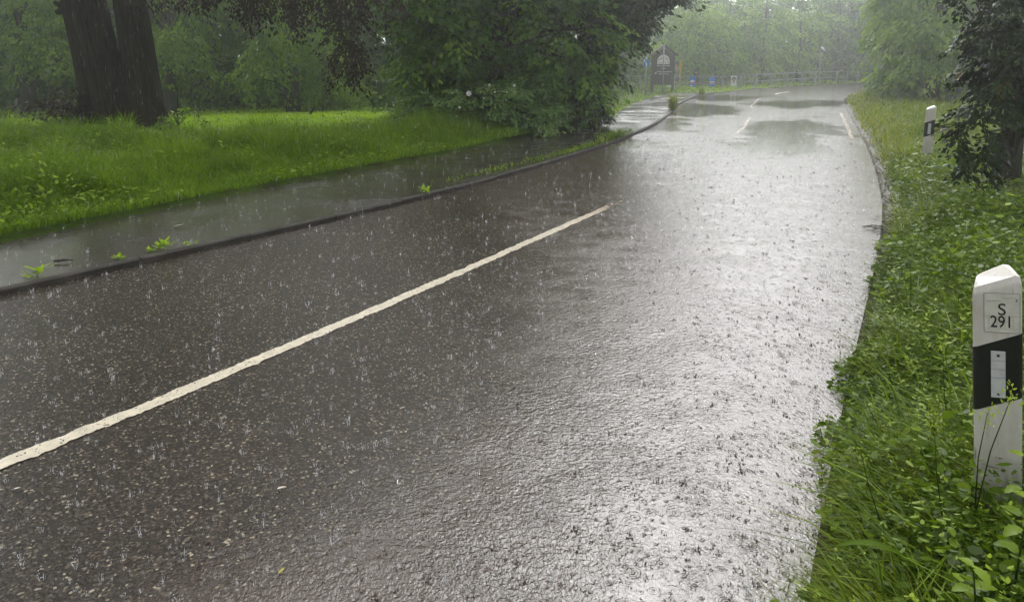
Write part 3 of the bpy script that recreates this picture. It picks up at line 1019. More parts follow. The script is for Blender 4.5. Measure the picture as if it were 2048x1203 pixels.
def big_tree():
    root = empty('old_tree', TB, 'massive dark double-trunked tree with ridged bark standing in the long grass', 'tree')
    V = []; F = []

    def trunk(path, rad, seed, flare):
        n, L = 140, len(path)
        b0 = len(V)
        rg = np.random.default_rng(seed)
        ph = rg.random(16) * 6.28
        for i, (p, r) in enumerate(zip(path, rad)):
            t = i / (L - 1)
            for k in range(n):
                a_ = 2 * math.pi * k / n
                rid = 0.05 * math.sin(7 * a_ + ph[0] + 1.2 * t) - 0.06 * abs(math.sin(6.5 * a_ + ph[1] - 2.0 * t)) + 0.04 * math.sin(23 * a_ + ph[2] + 3 * t) + 0.03 * math.sin(34 * a_ + ph[4] - 4 * t)
                fl_ = 1.8 * flare * max(0, 1 - t * 4.5) ** 2 * (0.5 + 0.5 * math.sin(5 * a_ + ph[3]))
                r_ = r * (1 + rid + fl_ + 0.02 * math.sin(9 * t + ph[5] + 3 * a_))
                V.append((p[0] + r_ * math.cos(a_), p[1] + r_ * math.sin(a_) * 0.9, p[2]))
        for i in range(L - 1):
            for k in range(n):
                F.append((b0 + i * n + k, b0 + i * n + (k + 1) % n, b0 + (i + 1) * n + (k + 1) % n, b0 + (i + 1) * n + k))

    sc = 15.4 / FPX
    tz = np.linspace(-0.15, 7.5, 34)
    # left trunk leans left, right one stands straighter
    lx = [(226 - 252) * sc - 0.15 * max(z_, 0) for z_ in tz]
    trunk([(x_, 0.0, z_) for x_, z_ in zip(lx, tz)], [0.45 - 0.012 * max(z_, 0) + 0.05 * math.exp(-max(z_, 0) * 1.5) for z_ in tz], 5, 0.25)
    rx = [(292 - 252) * sc - 0.075 * max(z_, 0) for z_ in tz]
    trunk([(x_, 0.12, z_) for x_, z_ in zip(rx, tz)], [0.36 - 0.018 * max(z_, 0) + 0.04 * math.exp(-max(z_, 0) * 1.5) for z_ in tz], 6, 0.3)
    me = bpy.data.meshes.new('trunk'); me.from_pydata(V, [], F); me.update()
    for p in me.polygons: p.use_smooth = True
    link('trunk', me, M_bark, root)
    # broken limb stub
    s = MB()
    c = lambda u, v: pt(u, v, 15.2) - TB
    s.tube([c(175, 22), c(150, 15), c(133, 16), c(122, 12), c(109, 5)], [0.22, 0.15, 0.085, 0.06, 0.045], 9)
    s.tube([c(138, 16), c(122, 23), c(113, 25)], [0.085, 0.07, 0.05], 8)
    s.build('branch_stub', M_bark, root, smooth=True)
    # crown: high dome of copper leaves with drooping skirts
    b = []
    for k in range(64):
        a_ = RNG.random() * 6.28; rr = 1.0 + 6.5 * RNG.random() ** 0.7
        cpos = (math.cos(a_) * rr * 0.95, math.sin(a_) * rr * (0.8 if a_ > 3.14 else 0.35), 5.8 + 13.0 * RNG.random() * (1 - rr / 13))
        b.append((cpos, (1.9, 1.9, 0.9), 44))
    for k in range(30):                     # lower rim of the canopy, above the picture
        a_ = RNG.random() * 6.28; rr = 2.5 + 4.5 * RNG.random()
        b.append(((math.cos(a_) * rr, math.sin(a_) * rr * (0.8 if a_ > 3.14 else 0.4), 4.3 + 1.2 * RNG.random()), (1.1, 1.1, 0.45), 12))
    # hanging boughs that reach into the picture
    h = lambda u, v, d, ru, rv, n: (pt(u, v, d) - TB, (ru * d / FPX, 0.5, rv * d / FPX), n)
    for u, v, d, ru, rv, n in ((330, -50, 14.5, 60, 22, 14), (420, -44, 14.3, 60, 22, 14), (505, -36, 14.0, 50, 26, 14), (555, -15, 14.0, 36, 30, 14), (610, -30, 13.8, 45, 30, 12),
                               (660, -10, 13.6, 40, 26, 14), (688, 35, 13.6, 20, 24, 8), (702, 75, 13.6, 13, 26, 7), (716, 100, 13.6, 10, 30, 6), (700, 125, 13.6, 6, 18, 3),
                               (760, -30, 13.8, 45, 26, 10), (805, -10, 13.8, 16, 22, 4), (-10, 5, 13.0, 8, 22, 4)):
        b.append(h(u, v, d, ru, rv, n))
    me, cen = crown_mesh('crown', b, 0.08, 58, 0.34, 0.75, False, 0.15, 0.5)
    link('crown', me, M_copper, root)
    lm = MB()
    limb_tubes(lm, np.array([-0.9, 0, 3.4]), np.array([-1.2, 0, 8.5]), cen[cen[:, 2] > 4.6], 0.42, 0.05, 0.02)
    # long hanging boughs
    for tip in ((706, 120), (560, 20), (420, 0), (760, 15)):
        e_ = pt(tip[0], tip[1], 13.8) - TB
        s_ = np.array([-0.3, 0, 5.5])
        m1 = s_ * 0.6 + e_ * 0.4; m1[2] = 5.8
        m2 = s_ * 0.2 + e_ * 0.8; m2[2] = max(e_[2] + 1.6, 4.2)
        lm.tube([s_, m1, m2, e_], [0.16, 0.10, 0.05, 0.012], 7, False)
    lm.build('limbs', M_bark, root, smooth=True)


big_tree()

# low copper shoots beside the trunk
tree('copper_shrub', 'low dark copper-leaved shrub growing against the left of the massive tree', gz(165, 15.0), 1.0, 0.04,
     [pb(105, 205, 15.0, 36, 12, 0.35, 16), pb(150, 220, 15.0, 40, 30, 0.4, 26), pb(165, 175, 15.1, 14, 22, 0.3, 4), pb(130, 240, 14.9, 40, 16, 0.4, 16)],
     M_copper, M_bark, cat='shrub', leaf=0.085, per=16, spread=0.26, droop=0.25, frac=0.7)
tree('bramble', 'arching green bramble growing against the right of the massive tree', gz(355, 15.0), 0.5, 0.02,
     [pb(360, 240, 15.0, 30, 16, 0.3, 16), pb(385, 226, 15.0, 12, 6, 0.2, 4), pb(345, 258, 14.9, 26, 10, 0.3, 10)],
     M_green, M_bark, cat='shrub', leaf=0.085, per=16, spread=0.22, droop=0.5, frac=0.6)
tree('sapling', 'young yellow-green sapling in front of the massive trunk', gz(222, 13.6), 0.7, 0.015,
     [pb(222, 236, 13.6, 10, 16, 0.15, 7), pb(228, 270, 13.5, 24, 12, 0.25, 10), pb(225, 292, 13.4, 30, 12, 0.25, 10)],
     M_grass, M_bark, cat='sapling', leaf=0.085, per=14, spread=0.2, droop=0.5, frac=0.6)

# ---- the large tree in the middle
DC = 17.6
tree('maple_tree', 'large dense green tree with low sweeping boughs in the middle beside the path', gz(1010, DC), 19, 0.40,
     [pb(1000, 60, DC + 0.6, 150, 110, 1.8, 150), pb(1010, 150, DC + 0.5, 150, 80, 1.5, 110), pb(905, 70, DC - 0.6, 80, 80, 1.2, 60), pb(862, 40, DC - 0.8, 58, 46, 1.0, 40),
      pb(850, 115, DC - 0.8, 34, 36, 0.8, 24), pb(872, 165, DC - 0.8, 36, 34, 0.8, 22), pb(1130, 60, DC - 0.6, 90, 80, 1.2, 70), pb(1120, 150, DC - 0.9, 70, 60, 1.0, 50),
      pb(1000, -130, DC + 0.4, 220, 110, 2.6, 200), pb(985, -330, DC + 0.6, 190, 130, 2.6, 190), pb(960, -540, DC + 0.8, 170, 130, 2.4, 150), pb(930, -800, DC + 0.8, 170, 160, 2.4, 150), pb(920, -1080, DC + 0.8, 160, 160, 2.2, 120), pb(920, -1340, DC + 0.8, 120, 140, 1.6, 60),
      pb(840, -60, DC - 0.3, 80, 60, 1.3, 60)],
     M_green, M_bark, leaf=0.15, per=44, spread=0.42, droop=0.35, frac=0.10)
tree('oak_tree', 'dark spreading tree whose boughs hang out over the path towards the hotel sign', gz(1175, DC + 2.0), 8.5, 0.3,
     [pb(1215, 20, DC + 0.6, 70, 50, 1.0, 60), pb(1280, -18, DC + 0.4, 60, 36, 0.9, 46), pb(1240, 40, DC + 0.4, 36, 20, 0.7, 18), pb(1262, 52, DC + 0.3, 12, 12, 0.5, 4),
      pb(1328, -14, DC + 0.4, 26, 20, 0.5, 9), pb(1300, -90, DC + 0.8, 100, 80, 1.6, 90), pb(1240, -220, DC + 1.2, 130, 110, 2.2, 130), pb(1200, -380, DC + 1.4, 90, 90, 1.6, 70), pb(1200, 110, DC + 0.8, 26, 30, 0.6, 18)],
     M_dark, M_bark, leaf=0.14, per=40, spread=0.4, droop=0.35, frac=0.12)
tree('ivy_column', 'narrow dark ivy-clad stump at the path edge under the trees', gz(1175, DC - 0.4), 1.9, 0.16,
     [pb(1178, 190, DC - 0.4, 32, 54, 0.45, 90), pb(1160, 225, DC - 0.6, 40, 26, 0.5, 36), pb(1185, 140, DC - 0.3, 26, 26, 0.4, 26)],
     M_dark, M_bark, cat='shrub', leaf=0.085, per=36, spread=0.2, droop=0.5, frac=0.1)


def flower_shrub():
    root = tree('flowering_shrub', 'broad shrub with scattered white blossoms behind the tall pale grass', gz(970, 15.6), 0.9, 0.05,
                [pb(880, 215, 15.5, 56, 34, 0.6, 60), pb(960, 210, 15.5, 60, 36, 0.6, 64), pb(1040, 205, 15.5, 60, 40, 0.6, 66), pb(1085, 230, 15.5, 40, 26, 0.5, 36), pb(830, 235, 15.5, 24, 20, 0.4, 16)],
                M_shrub, M_bark, cat='shrub', leaf=0.095, per=30, spread=0.26, droop=0.2, frac=0.15)
    f = MB()
    for u, v, r in ((938, 187, 0.055), (1029, 171, 0.03), (919, 215, 0.03), (979, 170, 0.028), (1014, 184, 0.02), (990, 184, 0.02), (914, 233, 0.022), (905, 186, 0.02), (1012, 200, 0.018), (968, 196, 0.018)):
        c = pt(u, v, 14.85) - np.array(root.location)
        for k in range(6):
            a_ = k * 1.047 + u
            t = np.array([math.cos(a_) * r, -0.02, math.sin(a_) * r])
            s_ = np.array([-math.sin(a_) * r * 0.55, -0.01, math.cos(a_) * r * 0.55])
            f.add([c, c + t * 0.6 + s_, c + t * 1.1 + np.array([0, 0.012, 0]), c + t * 0.6 - s_], [(0, 1, 2, 3)])
    f.build('blossoms', M_white, root)


flower_shrub()

# ---- trees beyond the lawn (left), one by one, then the wood behind them
gt = 'trees beyond the lawn'
DL = 29.0
tree('lime_tree', 'pale green tree at the far left beyond the lawn', gz(60, DL), 9, 0.25,
     [pb(40, 40, DL, 90, 50, 1.5, 60), pb(110, 60, DL, 60, 40, 1.3, 40), pb(50, 110, DL, 70, 40, 1.4, 40), pb(60, -60, DL, 110, 60, 2, 70), pb(70, -190, DL, 90, 80, 2, 60), pb(120, 125, DL, 36, 30, 1, 12)],
     M_light, M_bark2, gt, leaf=0.2, per=34, spread=0.6, droop=0.4, frac=0.1)
tree('ash_tree', 'pale drooping tree just right of the massive trunk beyond the lawn', gz(345, DL - 1), 9, 0.2,
     [pb(345, 70, DL - 1, 45, 26, 1.0, 26), pb(360, 100, DL - 1, 40, 22, 0.9, 18), pb(390, 60, DL - 1, 40, 30, 1.0, 20), pb(370, -40, DL, 80, 60, 1.8, 50), pb(360, -160, DL, 80, 80, 1.8, 50)],
     M_light, M_bark2, gt, leaf=0.19, per=32, spread=0.55, droop=0.6, frac=0.12)
tree('beech_tree', 'tree beyond the lawn with a bright layered bough reaching left', gz(590, DL - 2), 9, 0.22,
     [pb(550, 95, DL - 2.4, 40, 30, 0.9, 28), pb(525, 130, DL - 2.4, 28, 30, 0.8, 20), pb(580, 75, DL - 2.2, 36, 20, 0.9, 18), pb(610, 40, DL - 1.6, 60, 36, 1.3, 30), pb(600, -70, DL - 1, 90, 70, 2, 60), pb(600, -190, DL - 1, 80, 70, 1.8, 50)],
     M_light, M_bark2, gt, leaf=0.18, per=34, spread=0.5, droop=0.6, frac=0.12)
tree('hazel_shrub', 'leafy pale shrub beyond the lawn under the hanging copper bough', gz(650, DL - 1), 2.6, 0.09,
     [pb(650, 110, DL - 1, 42, 36, 0.9, 34), pb(640, 160, DL - 1, 44, 34, 0.9, 36), pb(680, 175, DL - 1, 36, 30, 0.9, 26), pb(625, 190, DL - 1.2, 26, 20, 0.8, 14)],
     M_light, M_bark2, gt, cat='shrub', leaf=0.17, per=32, spread=0.42, droop=0.4, frac=0.15)
tree('low_shrub', 'low round green shrub on the lawn edge left of the flowering shrub', gz(790, 22.0), 0.5, 0.05,
     [pb(780, 224, 22.0, 36, 14, 0.5, 36), pb(815, 218, 21.8, 26, 16, 0.5, 24)],
     M_green, M_bark2, cat='shrub', leaf=0.1, per=34, spread=0.24, droop=0.2, frac=0.1)


def wood(name, n_tr, place, leafm, hmin, hmax, seed, label=None):
    """far-off wood that reads as one mass: trunks and crowns in one object"""
    rg = np.random.default_rng(seed)
    blobs = []; tb = MB()
    for k in range(n_tr):
        x, y = place(rg, k)
        hgt = hmin + (hmax - hmin) * rg.random()
        z0 = float(lawn_z(np.array([x]), np.array([y]))[0])
        tb.tube([(x, y, z0 - 0.2), (x + rg.normal(0, 0.2), y, z0 + hgt * 0.5), (x + rg.normal(0, 0.4), y, z0 + hgt)], [0.22, 0.15, 0.04], 7)
        for j in range(7):
            hz = z0 + hgt * (0.12 + 0.85 * j / 6)
            rr = 1.1 + 1.6 * math.sin(math.pi * (0.15 + 0.8 * j / 6))
            a_ = rg.random() * 6.28
            blobs.append(((x + math.cos(a_) * 0.8, y + math.sin(a_) * 0.8, hz), (rr, rr, hgt * 0.1), 15))
    return blobs, tb


def wood_object(name, blobs, tb, leafm, leaf=0.3):
    me, _ = crown_mesh(name, blobs, leaf, 26, 0.7, 0.4, False)
    o = link(name, me, leafm)
    tag(o, None, 'wood', kind='stuff')
    t = tb.build('trunks', M_bark2, o, smooth=True)
    t['kind'] = 'stuff'


b_, t_ = wood('wood', 56, lambda rg, k: (-28 + 30 * (k / 56) + rg.normal(0, 0.7), 33 + 9 * rg.random()), M_dark, 7.5, 11.5, 51)
# undergrowth closing the wood's foot
for k in range(44):
    x_ = -27 + 28 * k / 43; y_ = 32 + 1.5 * random.random()
    b_.append(((x_, y_, 0.4 + 0.5 * random.random()), (1.1, 0.9, 0.9), 14))
wood_object('woodland', b_, t_, M_green)

# fallen branch on the lawn
fb = MB()
ps = [pt(580, 232, 24), pt(615, 236, 24), pt(650, 233, 24), pt(692, 226, 24)]
fb.tube(ps, [0.03, 0.06, 0.07, 0.03], 7)
fb.tube([pt(616, 235, 24), pt(624, 222, 24), pt(630, 214, 24)], [0.05, 0.035, 0.02], 6)
tag(fb.build('fallen_branch', M_bark, None, smooth=True), 'bare fallen branch lying on the bright mown lawn', 'branch')

# ---- far right: trees behind the fences, one by one
gf = 'trees behind the roadside fences'
far_specs = [
    ('far_tree', 'grey-green tree behind the blue pedestrian sign', 1245, 44, M_green, 1.0, [(1235, 80, 40, 50), (1250, 130, 46, 36), (1240, 30, 50, 40)]),
    ('far_tree', 'bright green tree behind the roofed hotel sign', 1390, 47, M_light, 1.0, [(1390, 40, 52, 36), (1370, 90, 44, 36), (1410, 110, 40, 40), (1400, 25, 50, 24)]),
    ('far_tree', 'grey-green tree above the blue poster with the red mark', 1450, 50, M_green, 1.0, [(1450, 70, 40, 50), (1455, 130, 44, 26), (1450, 30, 50, 30)]),
    ('far_tree', 'yellow-green tree above the portrait poster', 1520, 50, M_light, 1.0, [(1520, 50, 50, 40), (1500, 105, 46, 36), (1540, 100, 40, 40), (1520, 24, 44, 24)]),
    ('far_tree', 'pale tree left of the bent lamp post', 1590, 52, M_light, 1.0, [(1590, 60, 44, 44), (1580, 120, 40, 30), (1600, 36, 40, 24)]),
    ('far_tree', 'tree with dark gaps right of the bent lamp post', 1665, 54, M_green, 1.0, [(1660, 90, 40, 40), (1680, 50, 36, 30), (1650, 125, 36, 20), (1670, 46, 30, 20)]),
    ('far_tree', 'small far tree at the bend beside the right-hand trees', 1720, 58, M_light, 1.0, [(1715, 90, 30, 40), (1730, 50, 30, 30), (1725, 128, 30, 20), (1735, 36, 24, 24)]),
]
for nm, lb, u, d, mt, k, lobes in far_specs:
    x_ = (u - 1024) / FPX * d
    tree(nm, lb, (x_, d, -0.1), 5.5, 0.16, [pb(a_, b2, d + RNG.normal(0, 0.6), c_, e_, 1.6, int(c_ * e_ / 40)) for a_, b2, c_, e_ in lobes],
         mt, M_bark2, gf, leaf=0.26, per=30, spread=0.75, droop=0.45, frac=0.12)
b_, t_ = wood('wood', 26, lambda rg, k: (4 + 30 * (k / 26) + rg.normal(0, 0.8), 56 + 10 * rg.random()), M_green, 6.0, 7.4, 52)
for k in range(34):
    x_ = 4 + 32 * k / 33; b_.append(((x_, 52.5 + 5 * (k / 33) + 1.5 * random.random(), 0.5 + 0.6 * random.random()), (1.3, 1.0, 1.1), 14))
wood_object('distant_woodland', b_, t_, M_green, 0.36)

# ---- trees on the right of the road
vz = lambda u, d: np.array([(u - 1024) / FPX * d, d, 0.09])
gr = 'trees along the right verge'
tree('verge_tree', 'leafy light green tree at the bend, first of the trees along the right verge', vz(1812, 27), 8, 0.24,
     [pb(1800, 30, 26.5, 36, 46, 1.2, 50), pb(1788, 95, 26.5, 24, 40, 0.9, 34), pb(1795, 145, 26, 24, 20, 0.8, 26), pb(1800, 120, 26.4, 26, 50, 0.8, 22), pb(1820, 20, 27, 60, 50, 1.4, 60), pb(1830, -80, 27, 70, 70, 2, 80), pb(1805, 160, 26, 34, 14, 0.6, 20)],
     M_light, M_bark, gr, leaf=0.19, per=34, spread=0.45, droop=0.55, frac=0.1)
tree('verge_tree', 'tree with a dark upright trunk behind the far delineator post', vz(1858, 25), 8, 0.2,
     [pb(1850, 60, 24.4, 50, 40, 1.0, 44), pb(1890, 40, 24.6, 50, 50, 1.2, 50), pb(1835, 115, 24.2, 26, 20, 0.7, 14), pb(1880, -60, 25, 80, 70, 1.8, 80), pb(1900, 120, 26, 40, 46, 1.0, 30)],
     M_light, M_bark, gr, leaf=0.18, per=34, spread=0.45, droop=0.6, frac=0.1)
tree('hedge_shrub', 'reddish-dark shrub between the two trunks on the right verge', vz(1830, 27.5), 1.4, 0.06,
     [pb(1835, 165, 27.5, 26, 26, 0.6, 36), pb(1880, 170, 28, 40, 30, 0.8, 44), pb(1930, 160, 28, 50, 40, 0.8, 60)],
     M_dark, M_bark, cat='shrub', leaf=0.12, per=34, spread=0.3, droop=0.3, frac=0.15)
# near dark glossy-leaved tree
DN = 7.4
tree('holly_tree', 'dark glossy small-leaved tree leaning in from the right edge of the road', vz(2030, DN + 0.5), 4.5, 0.13,
     [pb(2030, 130, DN - 0.5, 60, 50, 0.45, 56), pb(2035, 60, DN - 0.4, 70, 50, 0.5, 60), pb(2035, 0, DN - 0.3, 50, 40, 0.5, 44), pb(1985, 215, DN - 0.6, 50, 26, 0.3, 26), pb(1945, 255, DN - 0.7, 26, 18, 0.2, 10),
      pb(1945, 300, DN - 0.6, 32, 20, 0.25, 14), pb(1950, 335, DN - 0.6, 20, 12, 0.2, 5), pb(1968, 150, DN - 0.5, 14, 30, 0.3, 8), pb(2080, 140, DN - 0.4, 40, 30, 0.5, 26), pb(2110, 50, DN, 100, 80, 0.7, 80),
      pb(2080, -120, DN, 140, 90, 1.0, 130), pb(1960, 5, DN - 0.3, 12, 30, 0.3, 5), pb(1930, 0, DN - 0.3, 5, 24, 0.2, 3), pb(1945, 75, DN - 0.4, 10, 14, 0.2, 3)],
     M_holly, M_bark2, leaf=0.05, per=42, spread=0.115, droop=0.5, frac=0.12, hexa=True, ratio=0.62)


# ------------------------------------------------------------------ house behind the right trees
def house():
    b = np.array([18.4, 24.0, 0.05])
    root = empty('house', b, 'grey house with a white-framed window half hidden behind the dark glossy tree', 'house', rz=R(8))
    m_wall = plain('grey_render', (0.20, 0.21, 0.22), 0.8, 0.1, 3.0)
    m_frame = plain('white_frame', (0.7, 0.7, 0.7), 0.4, 0.05)
    m_roof = plain('roof_tiles', (0.12, 0.07, 0.06), 0.6, 0.2, 20)
    mg, nt, pr = newmat('window_glass'); pr.inputs['Base Color'].default_value = (0.35, 0.42, 0.45, 1); pr.inputs['Roughness'].default_value = 0.05
    w = MB(); w.box((2.2, 4, 2.7), (8, 8, 5.4)); w.build('wall', m_wall, root)
    r = MB(); r.prism([(-2.2, 5.4), (2.2, 8.2), (6.6, 5.4)], -0.4, 8.4); r.build('roof', m_roof, root)
    for i, (x, zc) in enumerate(((-0.95, 3.6), (2.2, 3.6), (-0.95, 1.3), (2.2, 1.3))):
        f = MB()
        for sx in (-0.62, 0.62): f.box((x + sx, -0.02, zc), (0.16, 0.09, 1.5))
        for sz in (-0.67, 0.67): f.box((x, -0.02, zc + sz), (1.08, 0.09, 0.16))
        fo = f.build('window', m_frame, root)
        p = MB(); p.box((x, -0.005, zc), (1.08, 0.03, 1.18)); p.build('pane', mg, fo)
    return root


house()


# ------------------------------------------------------------------ delineator posts
def text_mesh(txt, size, extr=0.0006, bold=0.0, sx=1.0):
    cu = bpy.data.curves.new('lettering', 'FONT')
    cu.body = txt; cu.size = size; cu.extrude = extr; cu.offset = bold
    cu.align_x = 'CENTER'; cu.align_y = 'CENTER'
    o = bpy.data.objects.new('lettering', cu)
    COL.objects.link(o)
    dg = bpy.context.evaluated_depsgraph_get()
    me = bpy.data.meshes.new_from_object(o.evaluated_get(dg))
    bpy.data.objects.remove(o)
    n = len(me.vertices)
    co = np.zeros(n * 3); me.vertices.foreach_get('co', co); co = co.reshape(-1, 3)
    # upright: x stays, y -> z, facing -Y
    out = np.stack([co[:, 0] * sx, -co[:, 2], co[:, 1]], 1)
    me.vertices.foreach_set('co', out.ravel()); me.update()
    me.materials.clear()
    return me


def text(txt, size, loc, mat, parent, name='lettering', **kw):
    o = link(name, text_mesh(txt, size, **kw), mat, parent)
    o.location = loc
    return o


def post_plastic():
    m, nt, b = newmat('white_plastic')
    n1 = N(nt, 'ShaderNodeTexNoise', i_Scale=9.0, i_Detail=8.0, i_Roughness=0.7); nt.links.new(coords(nt, (1, 1, 0.35)), n1.inputs['Vector'])
    n2 = N(nt, 'ShaderNodeTexNoise', i_Scale=60.0, i_Detail=4.0); nt.links.new(coords(nt, (1, 1, 0.12)), n2.inputs['Vector'])
    c1 = ramp(nt, n1.outputs['Fac'], [(0.3, (0.42, 0.39, 0.33)), (0.6, (0.60, 0.58, 0.53))])
    c2 = ramp(nt, n2.outputs['Fac'], [(0.60, 1.0), (0.72, 0.5)])
    mu = N(nt, 'ShaderNodeMix', data_type='RGBA', blend_type='MULTIPLY'); mu.inputs[0].default_value = 1
    nt.links.new(c1, mu.inputs[6]); nt.links.new(c2, mu.inputs[7])
    nt.links.new(mu.outputs[2], b.inputs['Base Color'])
    b.inputs['Roughness'].default_value = 0.32
    return m


M_post = post_plastic()
M_black = plain('black_plastic', (0.012, 0.012, 0.013), 0.3, 0.2, 30)
M_refl = plain('reflector', (0.52, 0.53, 0.54), 0.25, 0.06, 40)
M_ink = plain('ink', (0.012, 0.013, 0.016), 0.5)
M_thin = plain('thin_ink', (0.06, 0.06, 0.06), 0.6)
M_stick = plain('sticker', (0.60, 0.58, 0.51), 0.4, 0.07, 30)


def ring(wd, dp, r=0.012, g=0.0):
    """cross-section: wide rounded front (-Y), narrower rounded back"""
    pts = []
    hw = wd / 2
    for cx, cy, a0, a1, rr in ((-hw + r, r, 180, 270, r), (hw - r, r, 270, 360, r), (hw * 0.45, dp - 0.02, 20, 90, 0.02), (-hw * 0.45, dp - 0.02, 90, 160, 0.02)):
        for k in range(4):
            a_ = R(a0 + (a1 - a0) * k / 3)
            pts.append((cx + (rr + g) * math.cos(a_), cy + (rr + g) * math.sin(a_)))
    return pts


def loft(mb, rings, cap0=True, cap1=True):
    n = len(rings[0]); v = [p for r_ in rings for p in r_]; f = []
    for i in range(len(rings) - 1):
        for k in range(n):
            f.append((i * n + k, i * n + (k + 1) % n, (i + 1) * n + (k + 1) % n, (i + 1) * n + k))
    if cap0: f.append(tuple(range(n))[::-1])
    if cap1: f.append(tuple((len(rings) - 1) * n + k for k in range(n)))
    mb.add(v, f)


def make_post(name, loc, label, rz, tilt, marked, group):
    root = empty(name, loc, label, 'road post', group)
    root.rotation_euler = (tilt[0], tilt[1], rz)
    W, D, T = 0.122, 0.095, 1.0
    rg = ring(W, D)

    def ztop(x):        # sloping roof with its ridge right of the middle
        return np.interp(x, [-W / 2, 0.016, 0.036, W / 2], [T - 0.056, T - 0.010, T - 0.008, T - 0.020])
    b = MB()
    rings_ = [[(x, y, -0.25) for x, y in rg], [(x, y, 0.5) for x, y in rg], [(x, y, ztop(x) - 0.020 + 0.016 * (y > 0.03)) for x, y in rg],
              [(x * 0.985, 0.002 + y * 0.97, ztop(x) - 0.010 + 0.014 * (y > 0.03)) for x, y in rg],
              [(x * 0.93, 0.010 + y * 0.86, ztop(x * 0.93) + 0.004 + 0.008 * (y > 0.03)) for x, y in rg]]
    loft(b, rings_, True, True)
    bo = b.build('post_body', M_post, root, smooth=False)
    for p in bo.data.polygons: p.use_smooth = abs(p.normal.z) < 0.3
    k_ = 0.41
    g_ = ring(W, D, 0.012, 0.0012)
    band = MB()
    zl, zh = T - 0.397, T - 0.202
    loft(band, [[(x, y, zl + k_ * x) for x, y in g_], [(x, y, zh + k_ * x) for x, y in g_]], True, True)
    bd = band.build('black_band', M_black, root, smooth=False)
    rf = MB(); rf.box((0.0, -0.0035, T - 0.304), (0.036, 0.004, 0.142))
    ro = rf.build('reflector', M_refl, root, bevel=0.001)
    if marked:
        sc = MB(); sc.tube([(0.0, -0.0053, T - 0.246), (0.0, -0.0066, T - 0.246)], 0.0042, 12); sc.build('screw', M_ink, ro)
        sc = MB(); sc.tube([(0.0, -0.0053, T - 0.364), (0.0, -0.0062, T - 0.364)], 0.0035, 12); sc.build('screw', M_ink, ro)
        ln = MB()
        for k in range(3): ln.box((0, -0.0058, T - 0.262 - 0.026 * k), (0.036, 0.0006, 0.0007))
        ln.build('seam', M_thin, ro)
        # sticker with thin rounded border
        st = MB(); st.box((0.010, -0.0010, T - 0.118), (0.088, 0.001, 0.118)); so_ = st.build('sticker', M_stick, root)
        x0, x1, z0, z1 = -0.034, 0.054, T - 0.177, T - 0.059
        rd = 0.005
        brd = []
        for cx, cz, a0 in ((x0 + rd, z0 + rd, 180), (x1 - rd, z0 + rd, 270), (x1 - rd, z1 - rd, 0), (x0 + rd, z1 - rd, 90)):
            for k in range(5):
                a_ = R(a0 + 90 * k / 4); brd.append((cx + rd * math.cos(a_), -0.0017, cz + rd * math.sin(a_)))
        brd.append(brd[0])
        lb_ = MB(); lb_.tube(brd, 0.00055, 4, False)
        lb_.tube([(x0, -0.0016, T - 0.128), (x1, -0.0016, T - 0.128)], 0.0003, 4)
        lb_.tube([(x0 + 0.003, -0.0016, T - 0.166), (x1 - 0.003, -0.0016, T - 0.166)], 0.0002, 4)
        for xx in (x0 + 0.012, x0 + 0.032, x0 + 0.052, x0 + 0.071):
            lb_.tube([(xx, -0.0016, T - 0.129), (xx, -0.0016, T - 0.165)], 0.0002, 4)
        lb_.tube([(x0 + 0.006, -0.0017, T - 0.0835), (x0 + 0.039, -0.0017, T - 0.0815), (x0 + 0.044, -0.0017, T - 0.0835)], 0.0005, 4)
        lb_.tube([(x0 + 0.045, -0.0017, T - 0.0735), (x0 + 0.078, -0.0017, T - 0.0725)], 0.0003, 4)
        lb_.build('border', M_thin, so_)
        text('S', 0.050, (0.010, -0.0018, T - 0.109), M_ink, so_, bold=0.0002, sx=0.95)
        text('291', 0.050, (0.009, -0.0018, T - 0.146), M_ink, so_, bold=0.0003, sx=0.76)
        text('z', 0.014, (x1 - 0.008, -0.0018, T - 0.0785), M_thin, so_)
    return root


gp = 'roadside delineator posts'
NP = pt(1995, 556, 2.06)
RZ = R(-25); TL = R(-5.5)
make_post('delineator_post', (NP[0] - 0.985 * math.sin(TL) * math.cos(RZ), NP[1] - 0.985 * math.sin(TL) * math.sin(RZ), NP[2] - 0.985 * math.cos(TL)), 'near white roadside post with a black band and a sticker reading S 291', RZ, (0.0, TL), True, gp)
FP = pt(1858, 212, 9.9)
fz = 0.05
make_post('delineator_post', (pt(1850, 340, 9.9)[0], 9.9, FP[2] - 1.0), 'far white roadside post with a black band standing in the verge grass by the bend', R(-24), (0, R(0.5)), False, gp)

# ------------------------------------------------------------------ far street furniture
DF = 38.5
PX = DF / FPX
M_wood = barkmat('dark_wood', (0.06, 0.055, 0.05), (0.12, 0.11, 0.10), (3, 3, 30))
M_metal = plain('grey_metal', (0.33, 0.34, 0.35), 0.45, 0.1, 20, 0.4)
M_signw = plain('sign_white', (0.85, 0.85, 0.82), 0.5, 0.05)
M_blue = plain('poster_blue', (0.035, 0.20, 0.62), 0.45, 0.06)
M_red = plain('poster_red', (0.65, 0.16, 0.16), 0.5, 0.05)
M_yel = plain('post_yellow', (0.72, 0.36, 0.02), 0.45, 0.08)
M_sgreen = plain('sign_green', (0.08, 0.2, 0.14), 0.5)
M_skin = plain('printed_face', (0.40, 0.28, 0.2), 0.6)
M_grey = plain('printed_grey', (0.13, 0.14, 0.13), 0.6, 0.3, 12)
M_fen = plain('fence_grey', (0.27, 0.28, 0.26), 0.6, 0.15, 15)


